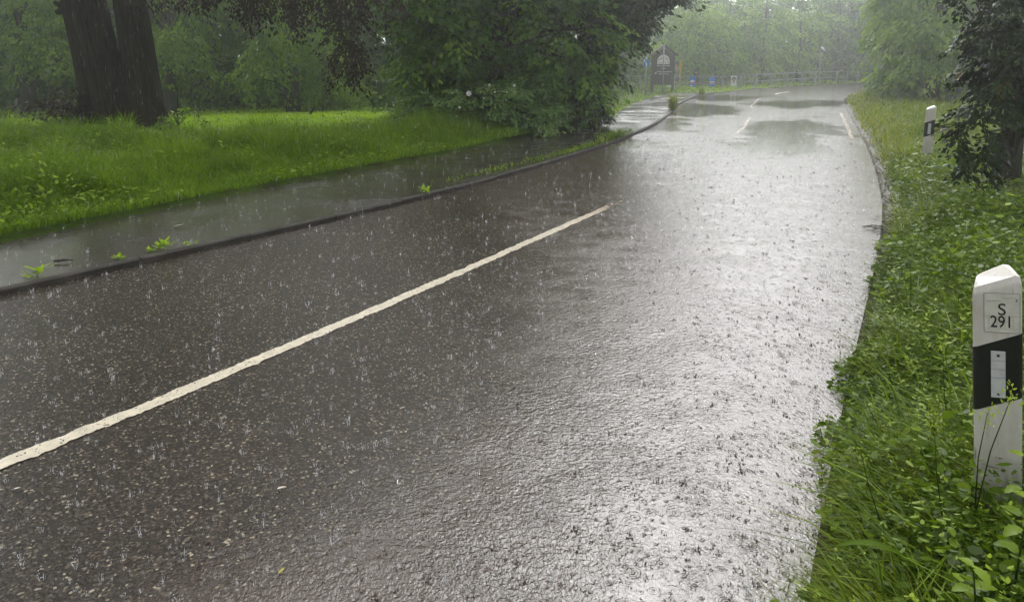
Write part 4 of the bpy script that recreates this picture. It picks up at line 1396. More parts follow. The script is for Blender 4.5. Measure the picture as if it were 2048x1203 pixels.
def hotel_sign():
    b = pt(1325, 183, DF); z0 = b[2]
    root = empty('hotel_sign', b, 'dark wooden board under a gabled roof with a half-round white hotel panel', 'sign')
    zz = lambda v: pt(1325, v, DF)[2] - z0
    xx = lambda u: (u - 1325) * PX
    bd = MB(); bd.prism([(xx(1304), zz(170)), (xx(1345), zz(170)), (xx(1345), zz(110)), (xx(1325), zz(96)), (xx(1304), zz(110))], 0.0, 0.06); bd.build('board', M_wood, root)
    for s_ in (1304, 1345):
        p = MB(); p.box((xx(s_), 0.03, zz(110) / 2 - 0.05), (0.12, 0.12, zz(110) + 0.1)); p.build('leg', M_wood, root)
    r = MB()
    for a_, c_ in (((1298, 112), (1325, 92)), ((1325, 92), (1352, 112))):
        x0, x1 = xx(a_[0]), xx(c_[0]); za, zb = zz(a_[1]), zz(c_[1])
        r.prism([(x0, za), (x1, zb), (x1, zb + 0.06), (x0, za + 0.06)], -0.25, 0.35)
    r.build('roof', M_wood, root)
    # half round panel in two halves
    for sgn, word, cx in ((-1, 'HO', -0.155), (1, 'TEL', 0.165)):
        o = [(sgn * 0.012, 0.0), (sgn * 0.012, 0.47)] + [(sgn * 0.315 * math.sin(a_), 0.16 + 0.31 * math.cos(a_)) for a_ in np.linspace(0.1, 1.57, 10)] + [(sgn * 0.315, 0.0)]
        pn = MB(); pn.prism(o, -0.02, -0.005)
        po = pn.build('half_round_panel', M_signw, root); po.location = (0, 0, zz(128.5))
        t = text(word, 0.15, (cx, -0.024, 0.26), M_ink, po); t.rotation_euler = (0, sgn * 0.5, 0)
        st = MB()
        for k in (0.07, 0.19): st.box((sgn * k + sgn * 0.04, -0.023, 0.075), (0.055, 0.003, 0.05))
        st.build('mark', M_sgreen, po)

    def scribble(x0, x1, v, h, name):
        """lettering too small to read in the photograph"""
        m = MB(); x = x0; rg = random.Random(int(v * 7))
        while x < x1:
            w_ = rg.uniform(0.012, 0.03); hh = h * rg.choice((0.6, 0.6, 1.0))
            m.box((x + w_ / 2, -0.012, zz(v) + hh / 2), (w_, 0.004, hh)); x += w_ + rg.choice((0.008, 0.01, 0.035))
        m.build(name, M_signw, root)
    scribble(-0.31, 0.31, 132.6, 0.06, 'small_lettering')
    scribble(-0.11, 0.11, 138, 0.05, 'small_lettering')
    scribble(-0.32, 0.42, 144.6, 0.06, 'small_lettering')
    scribble(-0.22, 0.3, 148.8, 0.05, 'small_lettering')
    a2 = MB(); a2.prism([(-0.42, zz(146.7)), (-0.37, zz(144.4)), (-0.345, zz(146.5)), (-0.37, zz(149))], -0.014, -0.008); a2.build('arrow', M_signw, root)


hotel_sign()
p = pt(1325, 190, DF - 1.0)
q_ = MB(); q_.tube([(0, 0, -0.2), (0, 0, pt(1325, 90, DF - 1.0)[2] - p[2])], 0.028, 8)
root = empty('sign_pole', p, 'thin grey pole standing in front of the hotel sign', 'pole'); q_.build('pole', M_metal, root, smooth=True)

# blue pedestrian sign on a grey pole
p = pt(1291, 180, DF - 0.5)
root = empty('traffic_sign', p, 'grey pole carrying a narrow blue and white sign left of the hotel sign', 'sign')
q_ = MB(); q_.tube([(0, 0, -0.2), (0, 0, pt(1291, 112, DF)[2] - p[2])], 0.045, 10); q_.build('pole', M_metal, root, smooth=True)
zc = pt(1291, 126, DF)[2] - p[2]
q_ = MB(); q_.box((-0.01, -0.06, zc), (0.29, 0.03, 0.36)); bo = q_.build('sign_plate', M_blue, root, bevel=0.006)
q_ = MB(); q_.prism([(-0.02, zc - 0.17), (0.03, zc - 0.17), (0.03, zc - 0.04), (-0.06, zc + 0.1)], -0.082, -0.077); q_.build('symbol', M_signw, bo)
q_ = MB(); q_.prism([(-0.13, zc + 0.02), (-0.06, zc + 0.17), (-0.135, zc + 0.17)], -0.082, -0.077); q_.build('symbol', M_signw, bo)

p = pt(1352, 172, DF + 0.5)
root = empty('notice_sign', p, 'small pale notice and green plate on a thin pole', 'sign')
q_ = MB(); q_.tube([(0, 0, -0.3), (0, 0, pt(1352, 120, DF)[2] - p[2])], 0.022, 8); q_.build('pole', M_metal, root, smooth=True)
zc = pt(1352, 136.5, DF)[2] - p[2]
q_ = MB(); q_.box((0, -0.035, zc), (0.16, 0.02, 0.13)); bo = q_.build('notice_plate', plain('pale_red', (0.6, 0.42, 0.36), 0.5), root)
zc = pt(1352, 126, DF)[2] - p[2]
q_ = MB(); q_.box((0, -0.035, zc), (0.18, 0.02, 0.16)); q_.build('green_plate', M_sgreen, root)

p = pt(1359, 172, DF + 0.5)
root = empty('marker_post', p, 'tall yellow marker post with a thick head', 'post')
zt = pt(1359, 122, DF)[2] - p[2]
q_ = MB(); q_.tube([(0, 0, -0.3), (0, 0, zt - 0.35)], 0.026, 8); q_.build('pole', M_yel, root, smooth=True)
q_ = MB(); q_.tube([(0, 0, zt - 0.36), (0, 0, zt - 0.3), (0, 0, zt - 0.03), (0, 0, zt)], [0.03, 0.055, 0.05, 0.03], 10); q_.build('head', M_yel, root, smooth=True)


# fences
def fence(name, label, pts, gap, rails, hgt, r_post, mesh):
    """pts: ground points; posts at every point"""
    root = empty(name, pts[0], label, 'fence')
    o = np.asarray(pts[0])
    for p_ in pts:
        m = MB(); m.tube([p_ - o + [0, 0, -0.2], p_ - o + [0, 0, hgt]], r_post, 6)
        m.build('post', M_fen, root)
    for h_ in rails:
        m = MB()
        m.tube([p_ - o + np.array([0, -0.03, h_]) for p_ in pts], 0.022, 5, True)
        m.build('rail', M_fen, root)
    if mesh:
        m = MB()
        A_ = pts[0] - o; B_ = pts[-1] - o
        L_ = np.linalg.norm(B_ - A_)
        for k in range(int(L_ / 0.10)):
            q0 = A_ + (B_ - A_) * (k * 0.10 / L_)
            m.tube([q0 + [0, -0.03, 0.08], q0 + [0, -0.03, hgt - 0.02]], 0.0022, 3, False)
        for k in range(5):
            h_ = 0.1 + (hgt - 0.12) * k / 5
            m.tube([A_ + [0, -0.03, h_], B_ + [0, -0.03, h_]], 0.0022, 3, False)
        m.build('wire_mesh', M_metal, root)


DFN = 40.0
hF = pt(1385, 152, DFN)[2] - pt(1385, 178, DFN)[2]
fence('wire_fence', 'low grey wire mesh fence hung with posters opposite the bend',
      [pt(u, 178, DFN) for u in (1208, 1240, 1280, 1320, 1360, 1404, 1445, 1478)], 1, (hF - 0.02, 0.42 * hF), hF, 0.028, True)
rp = []
for u, vb, d in ((1482, 172, 41.5), (1510, 171, 42.6), (1542, 169, 44), (1574, 167, 45.4), (1603, 165, 46.8), (1630, 163.5, 48.2), (1673, 161.5, 50.5), (1694, 160.5, 52), (1715, 159.5, 53.5), (1740, 158.5, 55.5)):
    rp.append(pt(u, vb, d))
fence('rail_fence', 'pale post and rail fence running along the far bend', rp, 1, (0.62, 0.24), 0.66, 0.055, False)


# posters on the wire fence
def poster(label, u0, u1, v0, v1, kind):
    d = DFN - 0.12
    c = pt((u0 + u1) / 2, (v0 + v1) / 2, d)
    w_, h_ = (u1 - u0) * d / FPX, (v1 - v0) * d / FPX
    root = empty('poster', c, label, 'poster', 'posters on the wire fence')
    b = MB(); b.box((0, 0, 0), (w_, 0.012, h_)); b.build('sheet', M_blue if kind.startswith('b') else M_signw, root)
    y = -0.009
    if kind == 'b1':
        m = MB(); m.prism([(-0.13, 0.02), (-0.06, 0.11), (0.03, 0.1), (0.06, 0.05), (0.15, 0.07), (0.1, 0.0), (-0.11, -0.02)], y - 0.002, y); m.build('mark', M_signw, root)
        m = MB(); m.prism([(-0.12, -0.09), (0.08, -0.09), (0.11, -0.025), (-0.1, -0.025)], y - 0.002, y); m.build('mark', M_red, root)
        m = MB(); m.box((-0.05, y, -0.2), (0.13, 0.004, 0.05)); m.build('mark', M_signw, root)
    elif kind == 'b2':
        m = MB(); m.box((-0.01, y, -0.01), (w_ * 0.86, 0.004, 0.055)); m.build('mark', M_signw, root)
        m = MB(); m.box((-0.01, y, -0.075), (w_ * 0.8, 0.004, 0.045)); m.build('mark', M_red, root)
        m = MB(); m.box((0.0, y, -0.115), (w_ * 0.7, 0.004, 0.02)); m.build('mark', M_signw, root)
        m = MB(); m.box((-0.02, y, -0.21), (0.12, 0.004, 0.035)); m.build('mark', M_sgreen, root)
    elif kind == 'w1':
        m = MB(); m.prism([(-w_ / 2 + 0.01, -0.13), (w_ / 2 - 0.1, -0.13), (w_ / 2 - 0.14, 0.1), (0.02, -0.02), (-0.06, 0.12), (-w_ / 2 + 0.01, 0.1)], y - 0.002, y); m.build('picture', M_grey, root)
        m = MB(); m.box((0, y, -0.145), (w_ * 0.98, 0.004, 0.03)); m.build('stripe', M_grey, root)
    else:
        o = [(0.105 * math.cos(a_) * (1 if math.sin(a_) > 0 else 0.85), 0.035 + 0.17 * math.sin(a_)) for a_ in np.linspace(0, 6.283, 16)[:-1]]
        m = MB(); m.prism(o, y - 0.002, y); m.build('portrait', M_skin, root)
        o = [(0.125 * math.cos(a_), 0.075 + 0.15 * math.sin(a_)) for a_ in np.linspace(-0.2, 3.34, 12)] + [(-0.08, 0.1), (0, 0.14), (0.08, 0.1)]
        m = MB(); m.prism(o, y - 0.005, y - 0.003); m.build('portrait', M_grey, root)


poster('white poster with a dark picture beside the yellow marker post', 1334, 1349, 153, 175, 'w1')
poster('blue poster with a white and red mark on the wire fence', 1379, 1391, 154, 174, 'b1')
poster('blue poster with white and red bands on the wire fence', 1418, 1430, 154, 173, 'b2')
poster('white poster with a brown portrait at the end of the wire fence', 1462, 1473, 152, 172, 'w2')

# bent lamp post
p = pt(1637, 171, 47)
root = empty('lamp_post', p, 'slim grey lamp post with a bent head behind the rail fence', 'lamp post')
c = lambda u, v: pt(u, v, 47) - p
q_ = MB(); q_.tube([c(1637, 175), c(1639.5, 135), c(1641.5, 97), c(1643, 94.5)], [0.06, 0.05, 0.035, 0.03], 8); q_.build('pole', M_fen, root, smooth=True)
q_ = MB(); q_.tube([c(1642.5, 94), c(1646, 97.5), c(1650, 102)], [0.05, 0.075, 0.03], 8); q_.build('lamp_head', M_signw, root, smooth=True)
q_ = MB(); q_.tube([c(1650, 102), c(1657, 107)], 0.02, 6); q_.build('bracket', M_fen, root)

# short dark stake by the grass
p = pt(1222, 186, 33)
q_ = MB(); q_.tube([(0, 0, -0.3), (0.0, 0, pt(1221, 160, 33)[2] - p[2])], 0.05, 7)
root = empty('wooden_stake', p, 'short dark stake standing in the bright grass behind the ivy-clad stump', 'stake'); q_.build('stake', M_wood, root)


# ------------------------------------------------------------------ plants one can tell apart
def rosette(name, loc, label, n, L, mat, up=0.5, group=None, cat='weed', ratio=0.35):
    root = empty(name, loc, label, cat, group)
    az = RNG.random(n) * 6.28
    el = up * (0.4 + 1.0 * RNG.random(n))
    ax = np.stack([np.cos(az), np.sin(az), el], 1)
    P = np.stack([RNG.normal(0, L * 0.25, n), RNG.normal(0, L * 0.25, n), RNG.random(n) * L * 0.5], 1)
    nr = np.stack([-np.cos(az) * el, -np.sin(az) * el, np.ones(n)], 1)
    l_ = L * (0.6 + 0.6 * RNG.random(n))
    link('leaves', leaf_mesh('leaves', P, ax, nr, l_, l_ * ratio, RNG.random(n), 0.2), mat, root)
    st = MB(); st.tube([(0, 0, -0.02), (0, 0, L * 0.5)], L * 0.035, 5); st.build('stem', mat, root)
    return root


gk = 'weeds growing along the kerb'
for u, v, n, L, lb, up in ((75, 549, 16, 0.10, 'dandelion-like weed in the kerb joint, leftmost of the kerb weeds', 0.7), (330, 497, 14, 0.11, 'bright upright weed on the wet path edge beside the kerb', 0.9),
                           (372, 492, 8, 0.05, 'small weed just right of the bright upright kerb weed', 0.8), (392, 489, 6, 0.045, 'tiny pale weed at the kerb, right of the small weed', 0.8),
                           (850, 386, 14, 0.10, 'single yellow-green weed at the kerb opposite the end of the white line', 0.8), (238, 517, 26, 0.05, 'low creeping weed against the near kerb', 0.5),
                           (300, 503, 20, 0.05, 'thin creeping weed beside the bright upright kerb weed', 0.5)):
    rosette('kerb_weed', at(u, v, KZ), lb, n, L, M_short, up, gk)
# strip of weeds growing thicker towards the bend
for u, v, n, L, lb in ((960, 353, 9, 0.06, 'loose tuft of weeds at the kerb before the long weed strip'), (1000, 343, 10, 0.06, 'second loose tuft of weeds before the long weed strip'), (1052, 330, 8, 0.06, 'first bright clump of the weed strip along the kerb'),
                       (1105, 317, 14, 0.06, 'wide low clump of the weed strip along the kerb'), (1150, 306, 26, 0.07, 'dense clump of the weed strip along the kerb'), (1195, 293, 40, 0.09, 'thick clump near the end of the weed strip'),
                       (1243, 276, 70, 0.17, 'tallest leafy clump ending the weed strip at the kerb')):
    c = at(u, v, KZ)
    root = empty('weed_clump', c, lb, 'weeds', 'clumps of weeds along the kerb')
    d = kerbw[6] - kerbw[4]; d /= np.linalg.norm(d)
    m = n * 4
    t = RNG.normal(0, 0.45, m)
    P = np.stack([d[0] * t + RNG.normal(0, 0.05, m) - 0.12, d[1] * t + RNG.normal(0, 0.05, m) + 0.1, np.zeros(m)], 1)
    link('blades', blade_mesh('blades', P, L * (0.5 + 0.9 * RNG.random(m)), np.full(m, 0.014), 0.4 + 1.2 * RNG.random(m), RNG.random(m) * 6.28, RNG.random(m)), M_grass, root)
for u, v, d_, hh, ww, n, lb in ((1345, 219, 23, 0.52, 0.10, 170, 'tall dark grass tuft standing at the kerb before the bend'), (1404, 189, 34, 0.34, 0.12, 110, 'yellow-green grass tuft at the far kerb corner below the blue poster')):
    c = at(u, v, 0.05)
    root = empty('grass_tuft', c, lb, 'grass tuft')
    P = np.stack([RNG.normal(0, ww * 0.5, n), RNG.normal(0, ww, n), np.zeros(n)], 1)
    link('blades', blade_mesh('blades', P, hh * (0.4 + 0.7 * RNG.random(n)), np.full(n, 0.022), 0.1 + 0.5 * RNG.random(n), RNG.random(n) * 6.28, RNG.random(n)), M_dry, root)


# nettles and large-leaved plants near the post
def nettle(loc, label, hgt, leaf, lean, name='nettle_plant', pairs=6, group='leafy plants round the near post'):
    root = empty(name, loc, label, 'plant', group)
    st = MB()
    top = np.array([lean[0], lean[1], hgt])
    st.tube([(0, 0, -0.03), top * 0.5 + np.array([0.01, 0, 0.02]), top], [0.0035, 0.003, 0.0015], 6)
    st.build('stem', M_weed, root, smooth=True)
    V = []; F = []; rn = []
    for k in range(pairs):
        t = 0.25 + 0.75 * k / (pairs - 1)
        for s_ in (0, 1):
            a_ = k * 1.571 + s_ * math.pi + random.uniform(-0.3, 0.3)
            L = leaf * (1.15 - 0.65 * t) * random.uniform(0.85, 1.15)
            base = top * t
            ax = np.array([math.cos(a_), math.sin(a_), 0.25 - 0.2 * random.random()]); ax /= np.linalg.norm(ax)
            sd_ = np.cross(ax, [0, 0, 1]); sd_ /= np.linalg.norm(sd_); up = np.cross(sd_, ax)
            m = 9
            b0 = len(V)
            for j in range(m):      # midrib, then serrated sides
                q = j / (m - 1)
                mid = base + ax * (L * (0.12 + q)) + up * (-0.35 * L * q * q)
                hw = L * 0.36 * math.sin(math.pi * min(1, q * 0.92 + 0.08)) ** 0.8 * (1.0 if j % 2 else 0.80)
                V.append(mid - sd_ * hw + up * hw * 0.25); V.append(mid); V.append(mid + sd_ * hw + up * hw * 0.25)
            for j in range(m - 1):
                o_ = b0 + j * 3
                F.append((o_, o_ + 1, o_ + 4, o_ + 3)); F.append((o_ + 1, o_ + 2, o_ + 5, o_ + 4)); rn += [0.2 + 0.5 * t] * 2
    me = from_arrays('leaves', np.array(V), [np.array(F)], [np.array(rn)])
    link('leaves', me, M_weed, root)


def vground(u, v, d):
    p_ = pt(u, v, d); return np.array([p_[0], p_[1], 0.09])


for (u, d, hgt, lf, ln, lb) in ((2040, 1.62, 0.50, 0.085, (0.02, -0.02), 'tallest leafy nettle in front of the foot of the near post'), (2000, 1.55, 0.36, 0.08, (-0.03, 0), 'leafy nettle leaning left below the near post'),
                            (1960, 1.62, 0.28, 0.07, (-0.02, -0.02), 'low nettle left of the foot of the near post'), (2035, 1.45, 0.33, 0.075, (0.0, 0.0), 'broad nettle in the bottom right corner'),
                            (1930, 1.85, 0.26, 0.065, (-0.03, 0.0), 'small nettle among the grass left of the near post'), (1900, 1.60, 0.22, 0.06, (0.0, 0.0), 'short nettle by the arching blade'),
                            (2090, 1.7, 0.55, 0.085, (-0.05, 0), 'nettle at the right edge partly over the near post')):
    nettle(vground(u, 900, d), lb, hgt, lf, ln)


def stalk(p0, p1, label, seeds=26, hd=0.07):
    """grass stalk with a loose seed head"""
    root = empty('grass_stalk', p0, label, 'grass stalk', 'flowering grass stalks by the near post')
    e_ = p1 - p0
    st = MB(); st.tube([np.zeros(3), e_ * 0.5 + np.array([-0.008, 0, 0.01]), e_], [0.0018, 0.0015, 0.0008], 5); st.build('stem', M_weed, root, smooth=True)
    t = RNG.random(seeds) ** 0.7
    dr_ = e_ / np.linalg.norm(e_)
    P = e_ + dr_ * ((t - 0.7) * hd)[:, None] + RNG.normal(0, 0.011, (seeds, 3))
    ax = RNG.normal(0, 0.6, (seeds, 3)) + dr_ * 0.8
    link('seed_head', leaf_mesh('seed_head', P, ax, RNG.normal(size=(seeds, 3)), np.full(seeds, 0.011), np.full(seeds, 0.005), 0.8 + 0.2 * RNG.random(seeds), 0.1), M_tall, root)


stalk(pt(1952, 1020, 1.66), pt(2024, 790, 1.60), 'grass stalk crossing the white foot of the near post', 40, 0.05)
stalk(pt(1950, 1015, 1.68), pt(1975, 825, 1.66), 'grass stalk with a nodding pale seed head low on the black band', 30, 0.04)
stalk(pt(1888, 1060, 1.9), pt(1868, 840, 1.95), 'tall grass stalk standing left of the near post', 40, 0.06)
stalk(pt(1760, 1040, 2.0), pt(1722, 905, 2.0), 'dark grass stalk near the road edge', 24, 0.05)
stalk(pt(1900, 900, 2.6), pt(1885, 690, 2.6), 'slender grass stalk behind and left of the sticker', 40, 0.06)
# broad blade lying over the verge
c0 = pt(1815, 1118, 1.75); c1 = pt(1745, 1072, 1.70); c2 = pt(1670, 1092, 1.66)
V_ = []; F_ = []
for k in range(13):
    t = k / 12
    p_ = c0 * (1 - t) ** 2 + c1 * 2 * t * (1 - t) + c2 * t * t
    w_ = 0.011 * math.sin(math.pi * (0.12 + 0.86 * t)) ** 0.7
    V_ += [p_ + np.array([0.1 * w_, -w_, w_ * 0.5]), p_ + np.array([0, 0, -0.0025]), p_ + np.array([0.1 * w_, w_, w_ * 0.6])]
    if k: F_ += [(3 * k - 3, 3 * k - 2, 3 * k + 1, 3 * k), (3 * k - 2, 3 * k - 1, 3 * k + 2, 3 * k + 1)]
o = link('broad_leaf', from_arrays('broad_leaf', np.array(V_), [np.array(F_)], [np.full(len(F_), 0.4)], smooth=True), M_weed); tag(o, 'broad pale green leaf blade arching over the verge edge', 'leaf')


# ------------------------------------------------------------------ litter on road and path
def flat_leaf(name, u, v, L, W, rot, mat, label, z=0.007):
    c = at(u, v, z)
    V_, F_ = leaf_arrays(np.zeros((1, 3)), np.array([[math.cos(rot), math.sin(rot), 0.06]]), np.array([[0.1, 0.1, 1.0]]), np.array([L]), np.array([W]), -0.12)
    me = from_arrays(name, V_, [F_], [np.array([0.9])])
    o = link(name, me, mat); o.location = c
    return tag(o, label, 'leaf')


M_pale = plain('pale_petal', (0.6, 0.55, 0.48), 0.5)
M_yleaf = plain('yellow_leaf', (0.30, 0.27, 0.03), 0.4)
flat_leaf('fallen_leaf', 553, 977, 0.032, 0.016, 0.3, M_pale, 'pale fallen petal on the dark asphalt below the white line')
flat_leaf('fallen_leaf', 26, 977, 0.028, 0.014, 0.1, M_pale, 'pale fallen petal on the asphalt below the near end of the white line')
flat_leaf('fallen_leaf', 556, 1146, 0.028, 0.014, 1.0, M_yleaf, 'yellow fallen leaf on the asphalt, lowest of the fallen leaves')
flat_leaf('fallen_leaf', 345, 453, 0.11, 0.045, 0.2, M_pale, 'pale fallen leaf lying on the wet path', KZ + 0.003)
flat_leaf('fallen_leaf', 1200, 281, 0.14, 0.06, 0.2, M_pale, 'pale fallen leaf on the far path by the weed strip', KZ + 0.003)
tw = MB(); c = at(108, 522, KZ + 0.012)
tw.tube([(0, 0, 0), (0.07, 0.01, 0.006), (0.13, 0.03, 0)], [0.008, 0.009, 0.005], 6); tw.tube([(0.05, 0.0, 0.002), (0.06, -0.03, 0.0)], [0.006, 0.003], 5)
o = tw.build('twig', M_bark); o.location = c; tag(o, 'short dark twig lying on the wet path', 'twig')
tw = MB(); c = at(1742, 458, 0.01)
for k in range(16):
    a_ = random.uniform(-0.6, 0.9); x_, y_ = random.uniform(-0.06, 0.12), random.uniform(-0.09, 0.09); l_ = random.uniform(0.05, 0.14)
    tw.tube([(x_, y_, 0.004 + 0.02 * random.random()), (x_ + l_ * math.cos(a_), y_ + l_ * math.sin(a_), 0.006 + 0.03 * random.random())], [0.004, 0.002], 5)
o = tw.build('twig_pile', M_bark); o.location = c; tag(o, 'little heap of dark twigs washed against the right road edge', 'twigs')
f = MB(); c = pt(370, 288, 12.8)
for k in range(6):
    a_ = k * 1.047; f.add([(0, 0, 0), (0.03 * math.cos(a_ - 0.4), -0.01, 0.03 * math.sin(a_ - 0.4)), (0.05 * math.cos(a_), 0, 0.035 * math.sin(a_)), (0.03 * math.cos(a_ + 0.4), -0.01, 0.03 * math.sin(a_ + 0.4))], [(0, 1, 2, 3)])
root = empty('white_flower', (c[0], c[1], 0.08), 'single white flower in the shaded grass below the massive tree', 'flower')
fo = f.build('blossom', M_white, root); fo.location = (0, 0, c[2] - 0.08)
q_ = MB(); q_.tube([(0, 0.01, 0), (0, 0.01, c[2] - 0.08)], 0.004, 5); q_.build('stem', M_grass, root)

# gravel along the right edge
xg, yg = [], []
Rg = Rf[(Rf[:, 1] > 1.2) & (Rf[:, 1] < 26)]
ng = 9000
ii = (RNG.random(ng) ** 1.3 * (len(Rg) - 1)).astype(int)
nrg = left_normal(Rf)[(Rf[:, 1] > 1.2) & (Rf[:, 1] < 26)]
offs = RNG.normal(-0.13, 0.06, ng)
Pg = np.concatenate([Rg[ii] + nrg[ii] * offs[:, None], np.zeros((ng, 1))], 1)
Pg[:, 2] = np.where(offs < 0, verge_z(Pg[:, 0], Pg[:, 1], -offs) + 0.002, 0.004)
sz = (0.004 + 0.007 * RNG.random(ng) ** 2) * np.interp(Pg[:, 1], [2, 10, 20], [1, 1.6, 2.5])
oct_ = np.array([(1, 0, 0), (-1, 0, 0), (0, 1, 0), (0, -1, 0), (0, 0, 0.7), (0, 0, -0.7)])
of = np.array([(0, 2, 4), (2, 1, 4), (1, 3, 4), (3, 0, 4)])
V = (Pg[:, None, :] + oct_[None] * sz[:, None, None] * (0.6 + 0.8 * RNG.random((ng, 6, 1)))).reshape(-1, 3)
F = (np.arange(ng)[:, None, None] * 6 + of[None]).reshape(-1, 3)
tag(link('gravel', from_arrays('gravel', V, [F]), plain('wet_gravel', (0.09, 0.075, 0.065), 0.35, 0.4, 60)), None, 'gravel', kind='stuff')


# ------------------------------------------------------------------ rain
def water_mat(name):
    m, nt, b = newmat(name)
    b.inputs['Base Color'].default_value = (0.9, 0.92, 0.95, 1)
    b.inputs['Roughness'].default_value = 0.12
    b.inputs['IOR'].default_value = 1.33
    b.inputs['Transmission Weight'].default_value = 0.6
    return m


M_water = water_mat('rain_water')


def splashes():
    V = []; F3 = []
    protos = []
    for k in range(8):
        rg = np.random.default_rng(100 + k)
        v = []; f = []
        for j in range(rg.integers(4, 9)):
            a_ = rg.random() * 6.28; r0 = 0.006 + 0.004 * rg.random(); h_ = 0.012 + 0.030 * rg.random() ** 1.5
            o_ = 0.2 + 0.5 * rg.random(); w_ = 0.0011
            bs = np.array([math.cos(a_) * r0, math.sin(a_) * r0, 0]); tp = bs * (1 + o_ * 1.6) + [0, 0, h_]
            t_ = np.array([-math.sin(a_), math.cos(a_), 0]) * w_; n_ = np.array([math.cos(a_), math.sin(a_), 0]) * w_
            b0 = len(v)
            v += [bs - t_, bs + t_, bs + n_, tp]; f += [(b0, b0 + 1, b0 + 3), (b0 + 1, b0 + 2, b0 + 3), (b0 + 2, b0, b0 + 3)]
        for j in range(rg.integers(3, 8)):
            c_ = np.array([rg.normal(0, 0.014), rg.normal(0, 0.014), 0.004 + 0.04 * rg.random()]); r_ = 0.0014 + 0.0014 * rg.random()
            b0 = len(v); v += [c_ + q * r_ for q in np.array([(1, 0, 0), (-1, 0, 0), (0, 1, 0), (0, -1, 0), (0, 0, 1.3), (0, 0, -1.3)])]
            f += [(b0 + i, b0 + j2, b0 + k2) for i, j2, k2 in ((0, 2, 4), (2, 1, 4), (1, 3, 4), (3, 0, 4), (2, 0, 5), (1, 2, 5), (3, 1, 5), (0, 3, 5))]
        protos.append((np.array(v), np.array(f)))
    x, y, d = scatter(7000, -40, 40, 1.6, 24, 1.0)
    okr = inside(x, y, np.vstack([kerbS[::4], rightS[::-4]]))
    okp = inside(x, y, np.vstack([pathS[::4], kerbS[:kend:4][::-1]]))
    z = np.where(okp, KZ, 0.0)
    ok = okr | okp
    base = 0
    for xx, yy, zz, dd in zip(x[ok], y[ok], z[ok], d[ok]):
        v, f = protos[RNG.integers(8)]
        a_ = RNG.random() * 6.28; s_ = (0.28 + 0.95 * RNG.random() ** 2.8) * np.interp(dd, [2, 8, 20], [0.7, 1.05, 1.8])
        ca, sa = math.cos(a_), math.sin(a_)
        vv = np.stack([xx + s_ * (v[:, 0] * ca - v[:, 1] * sa), yy + s_ * (v[:, 0] * sa + v[:, 1] * ca), zz + s_ * v[:, 2]], 1)
        V.append(vv); F3.append(f + base); base += len(v)
    tag(link('rain_splashes', from_arrays('rain_splashes', np.concatenate(V), [np.concatenate(F3)]), M_water), None, 'rain', kind='stuff')


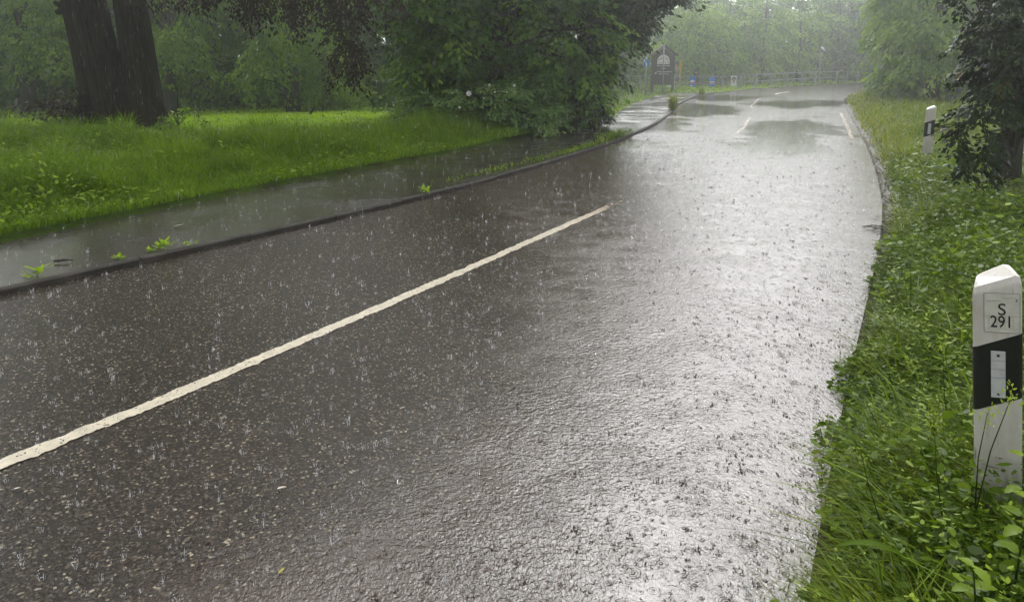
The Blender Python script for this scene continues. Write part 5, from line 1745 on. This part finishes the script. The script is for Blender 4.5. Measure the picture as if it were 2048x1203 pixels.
def mud_splashes():
    """low crowns thrown up from the muddy water sheet"""
    protos = []
    for k in range(8):
        rg = np.random.default_rng(200 + k)
        v = []; f = []
        for j in range(rg.integers(5, 10)):
            a_ = rg.random() * 6.28; r0 = 0.004 + 0.008 * rg.random(); h_ = 0.003 + 0.010 * rg.random() ** 1.5; w_ = 0.0022 + 0.002 * rg.random()
            bs = np.array([math.cos(a_) * r0, math.sin(a_) * r0 , 0]); tp = bs * (1.2 + 0.9 * rg.random()) + [0, 0, h_]
            t_ = np.array([-math.sin(a_), math.cos(a_), 0]) * w_; n_ = np.array([math.cos(a_), math.sin(a_), 0]) * w_
            b0 = len(v)
            v += [bs - t_, bs + t_, bs + n_, tp]; f += [(b0, b0 + 1, b0 + 3), (b0 + 1, b0 + 2, b0 + 3), (b0 + 2, b0, b0 + 3)]
        protos.append((np.array(v), np.array(f)))
    x, y, d = scatter(9000, -30, 40, 1.6, 16, 1.0)
    ok = inside(x, y, np.vstack([kerbS[::4], rightS[::-4]]))
    x, y, d = x[ok], y[ok], d[ok]
    j = np.argmin((x[:, None] - gx[None, ::7]) ** 2 + (y[:, None] - gy[None, ::7]) ** 2, axis=1) * 7
    ok = RNG.random(len(x)) < flood[j]
    V = []; F3 = []; base = 0
    for xx, yy, dd in zip(x[ok], y[ok], d[ok]):
        v, f = protos[RNG.integers(8)]
        a_ = RNG.random() * 6.28; s_ = (0.3 + 1.0 * RNG.random() ** 3) * np.interp(dd, [2, 8, 16], [0.85, 1.1, 1.5]); el_ = 0.6 + RNG.random()
        ca, sa = math.cos(a_), math.sin(a_)
        V.append(np.stack([xx + s_ * (v[:, 0] * ca - el_ * v[:, 1] * sa), yy + s_ * (v[:, 0] * sa + el_ * v[:, 1] * ca), s_ * v[:, 2]], 1)); F3.append(f + base); base += len(v)
    m, nt, b = newmat('muddy_water')
    b.inputs['Base Color'].default_value = (0.075, 0.05, 0.036, 1)
    b.inputs['Roughness'].default_value = 0.25
    tag(link('muddy_splashes', from_arrays('muddy_splashes', np.concatenate(V), [np.concatenate(F3)]), m), None, 'rain', kind='stuff')


splashes()
mud_splashes()


def rain():
    """falling drops, drawn out as they fall"""
    n = 9000
    x, y, d = scatter(n, -42, 42, 5.0, 22, 1.6)
    z = 0.1 + RNG.random(n) * 5.5
    L = 0.03 + 0.05 * RNG.random(n); r = 0.0011 + 0.0006 * RNG.random(n)
    sl_ = 0.03
    v = []
    ang_ = np.array([0, 2.094, 4.189])
    mid = np.stack([x, y, z], 1)
    ringp = np.stack([np.cos(ang_), np.sin(ang_), np.zeros(3)], 1)
    V = np.concatenate([(mid + np.stack([sl_ * L, 0 * L, L * 0.7], 1))[:, None, :], mid[:, None, :] + ringp[None] * r[:, None, None],
                        (mid - np.stack([sl_ * L, 0 * L, L * 0.3], 1))[:, None, :]], 1)
    f = np.array([(0, 1, 2), (0, 2, 3), (0, 3, 1), (4, 2, 1), (4, 3, 2), (4, 1, 3)])
    F = (np.arange(n)[:, None, None] * 5 + f[None]).reshape(-1, 3)
    tag(link('rain', from_arrays('rain', V.reshape(-1, 3), [F]), M_water), None, 'rain', kind='stuff')


rain()

# ------------------------------------------------------------------ rain haze
hz = MB(); hz.box((0, 40, 10), (2000, 2000, 24.2))
ho = hz.build('haze')
tag(ho, None, 'haze', kind='stuff')
hm = bpy.data.materials.new('haze'); hm.use_nodes = True
hn = hm.node_tree; hn.nodes.clear()
pv = hn.nodes.new('ShaderNodeVolumePrincipled')
pv.inputs['Color'].default_value = (0.93, 0.96, 0.97, 1)
pv.inputs['Density'].default_value = 0.0045
pv.inputs['Anisotropy'].default_value = 0.78
oo = hn.nodes.new('ShaderNodeOutputMaterial')
hn.links.new(pv.outputs[0], oo.inputs['Volume'])
ho.data.materials.append(hm)
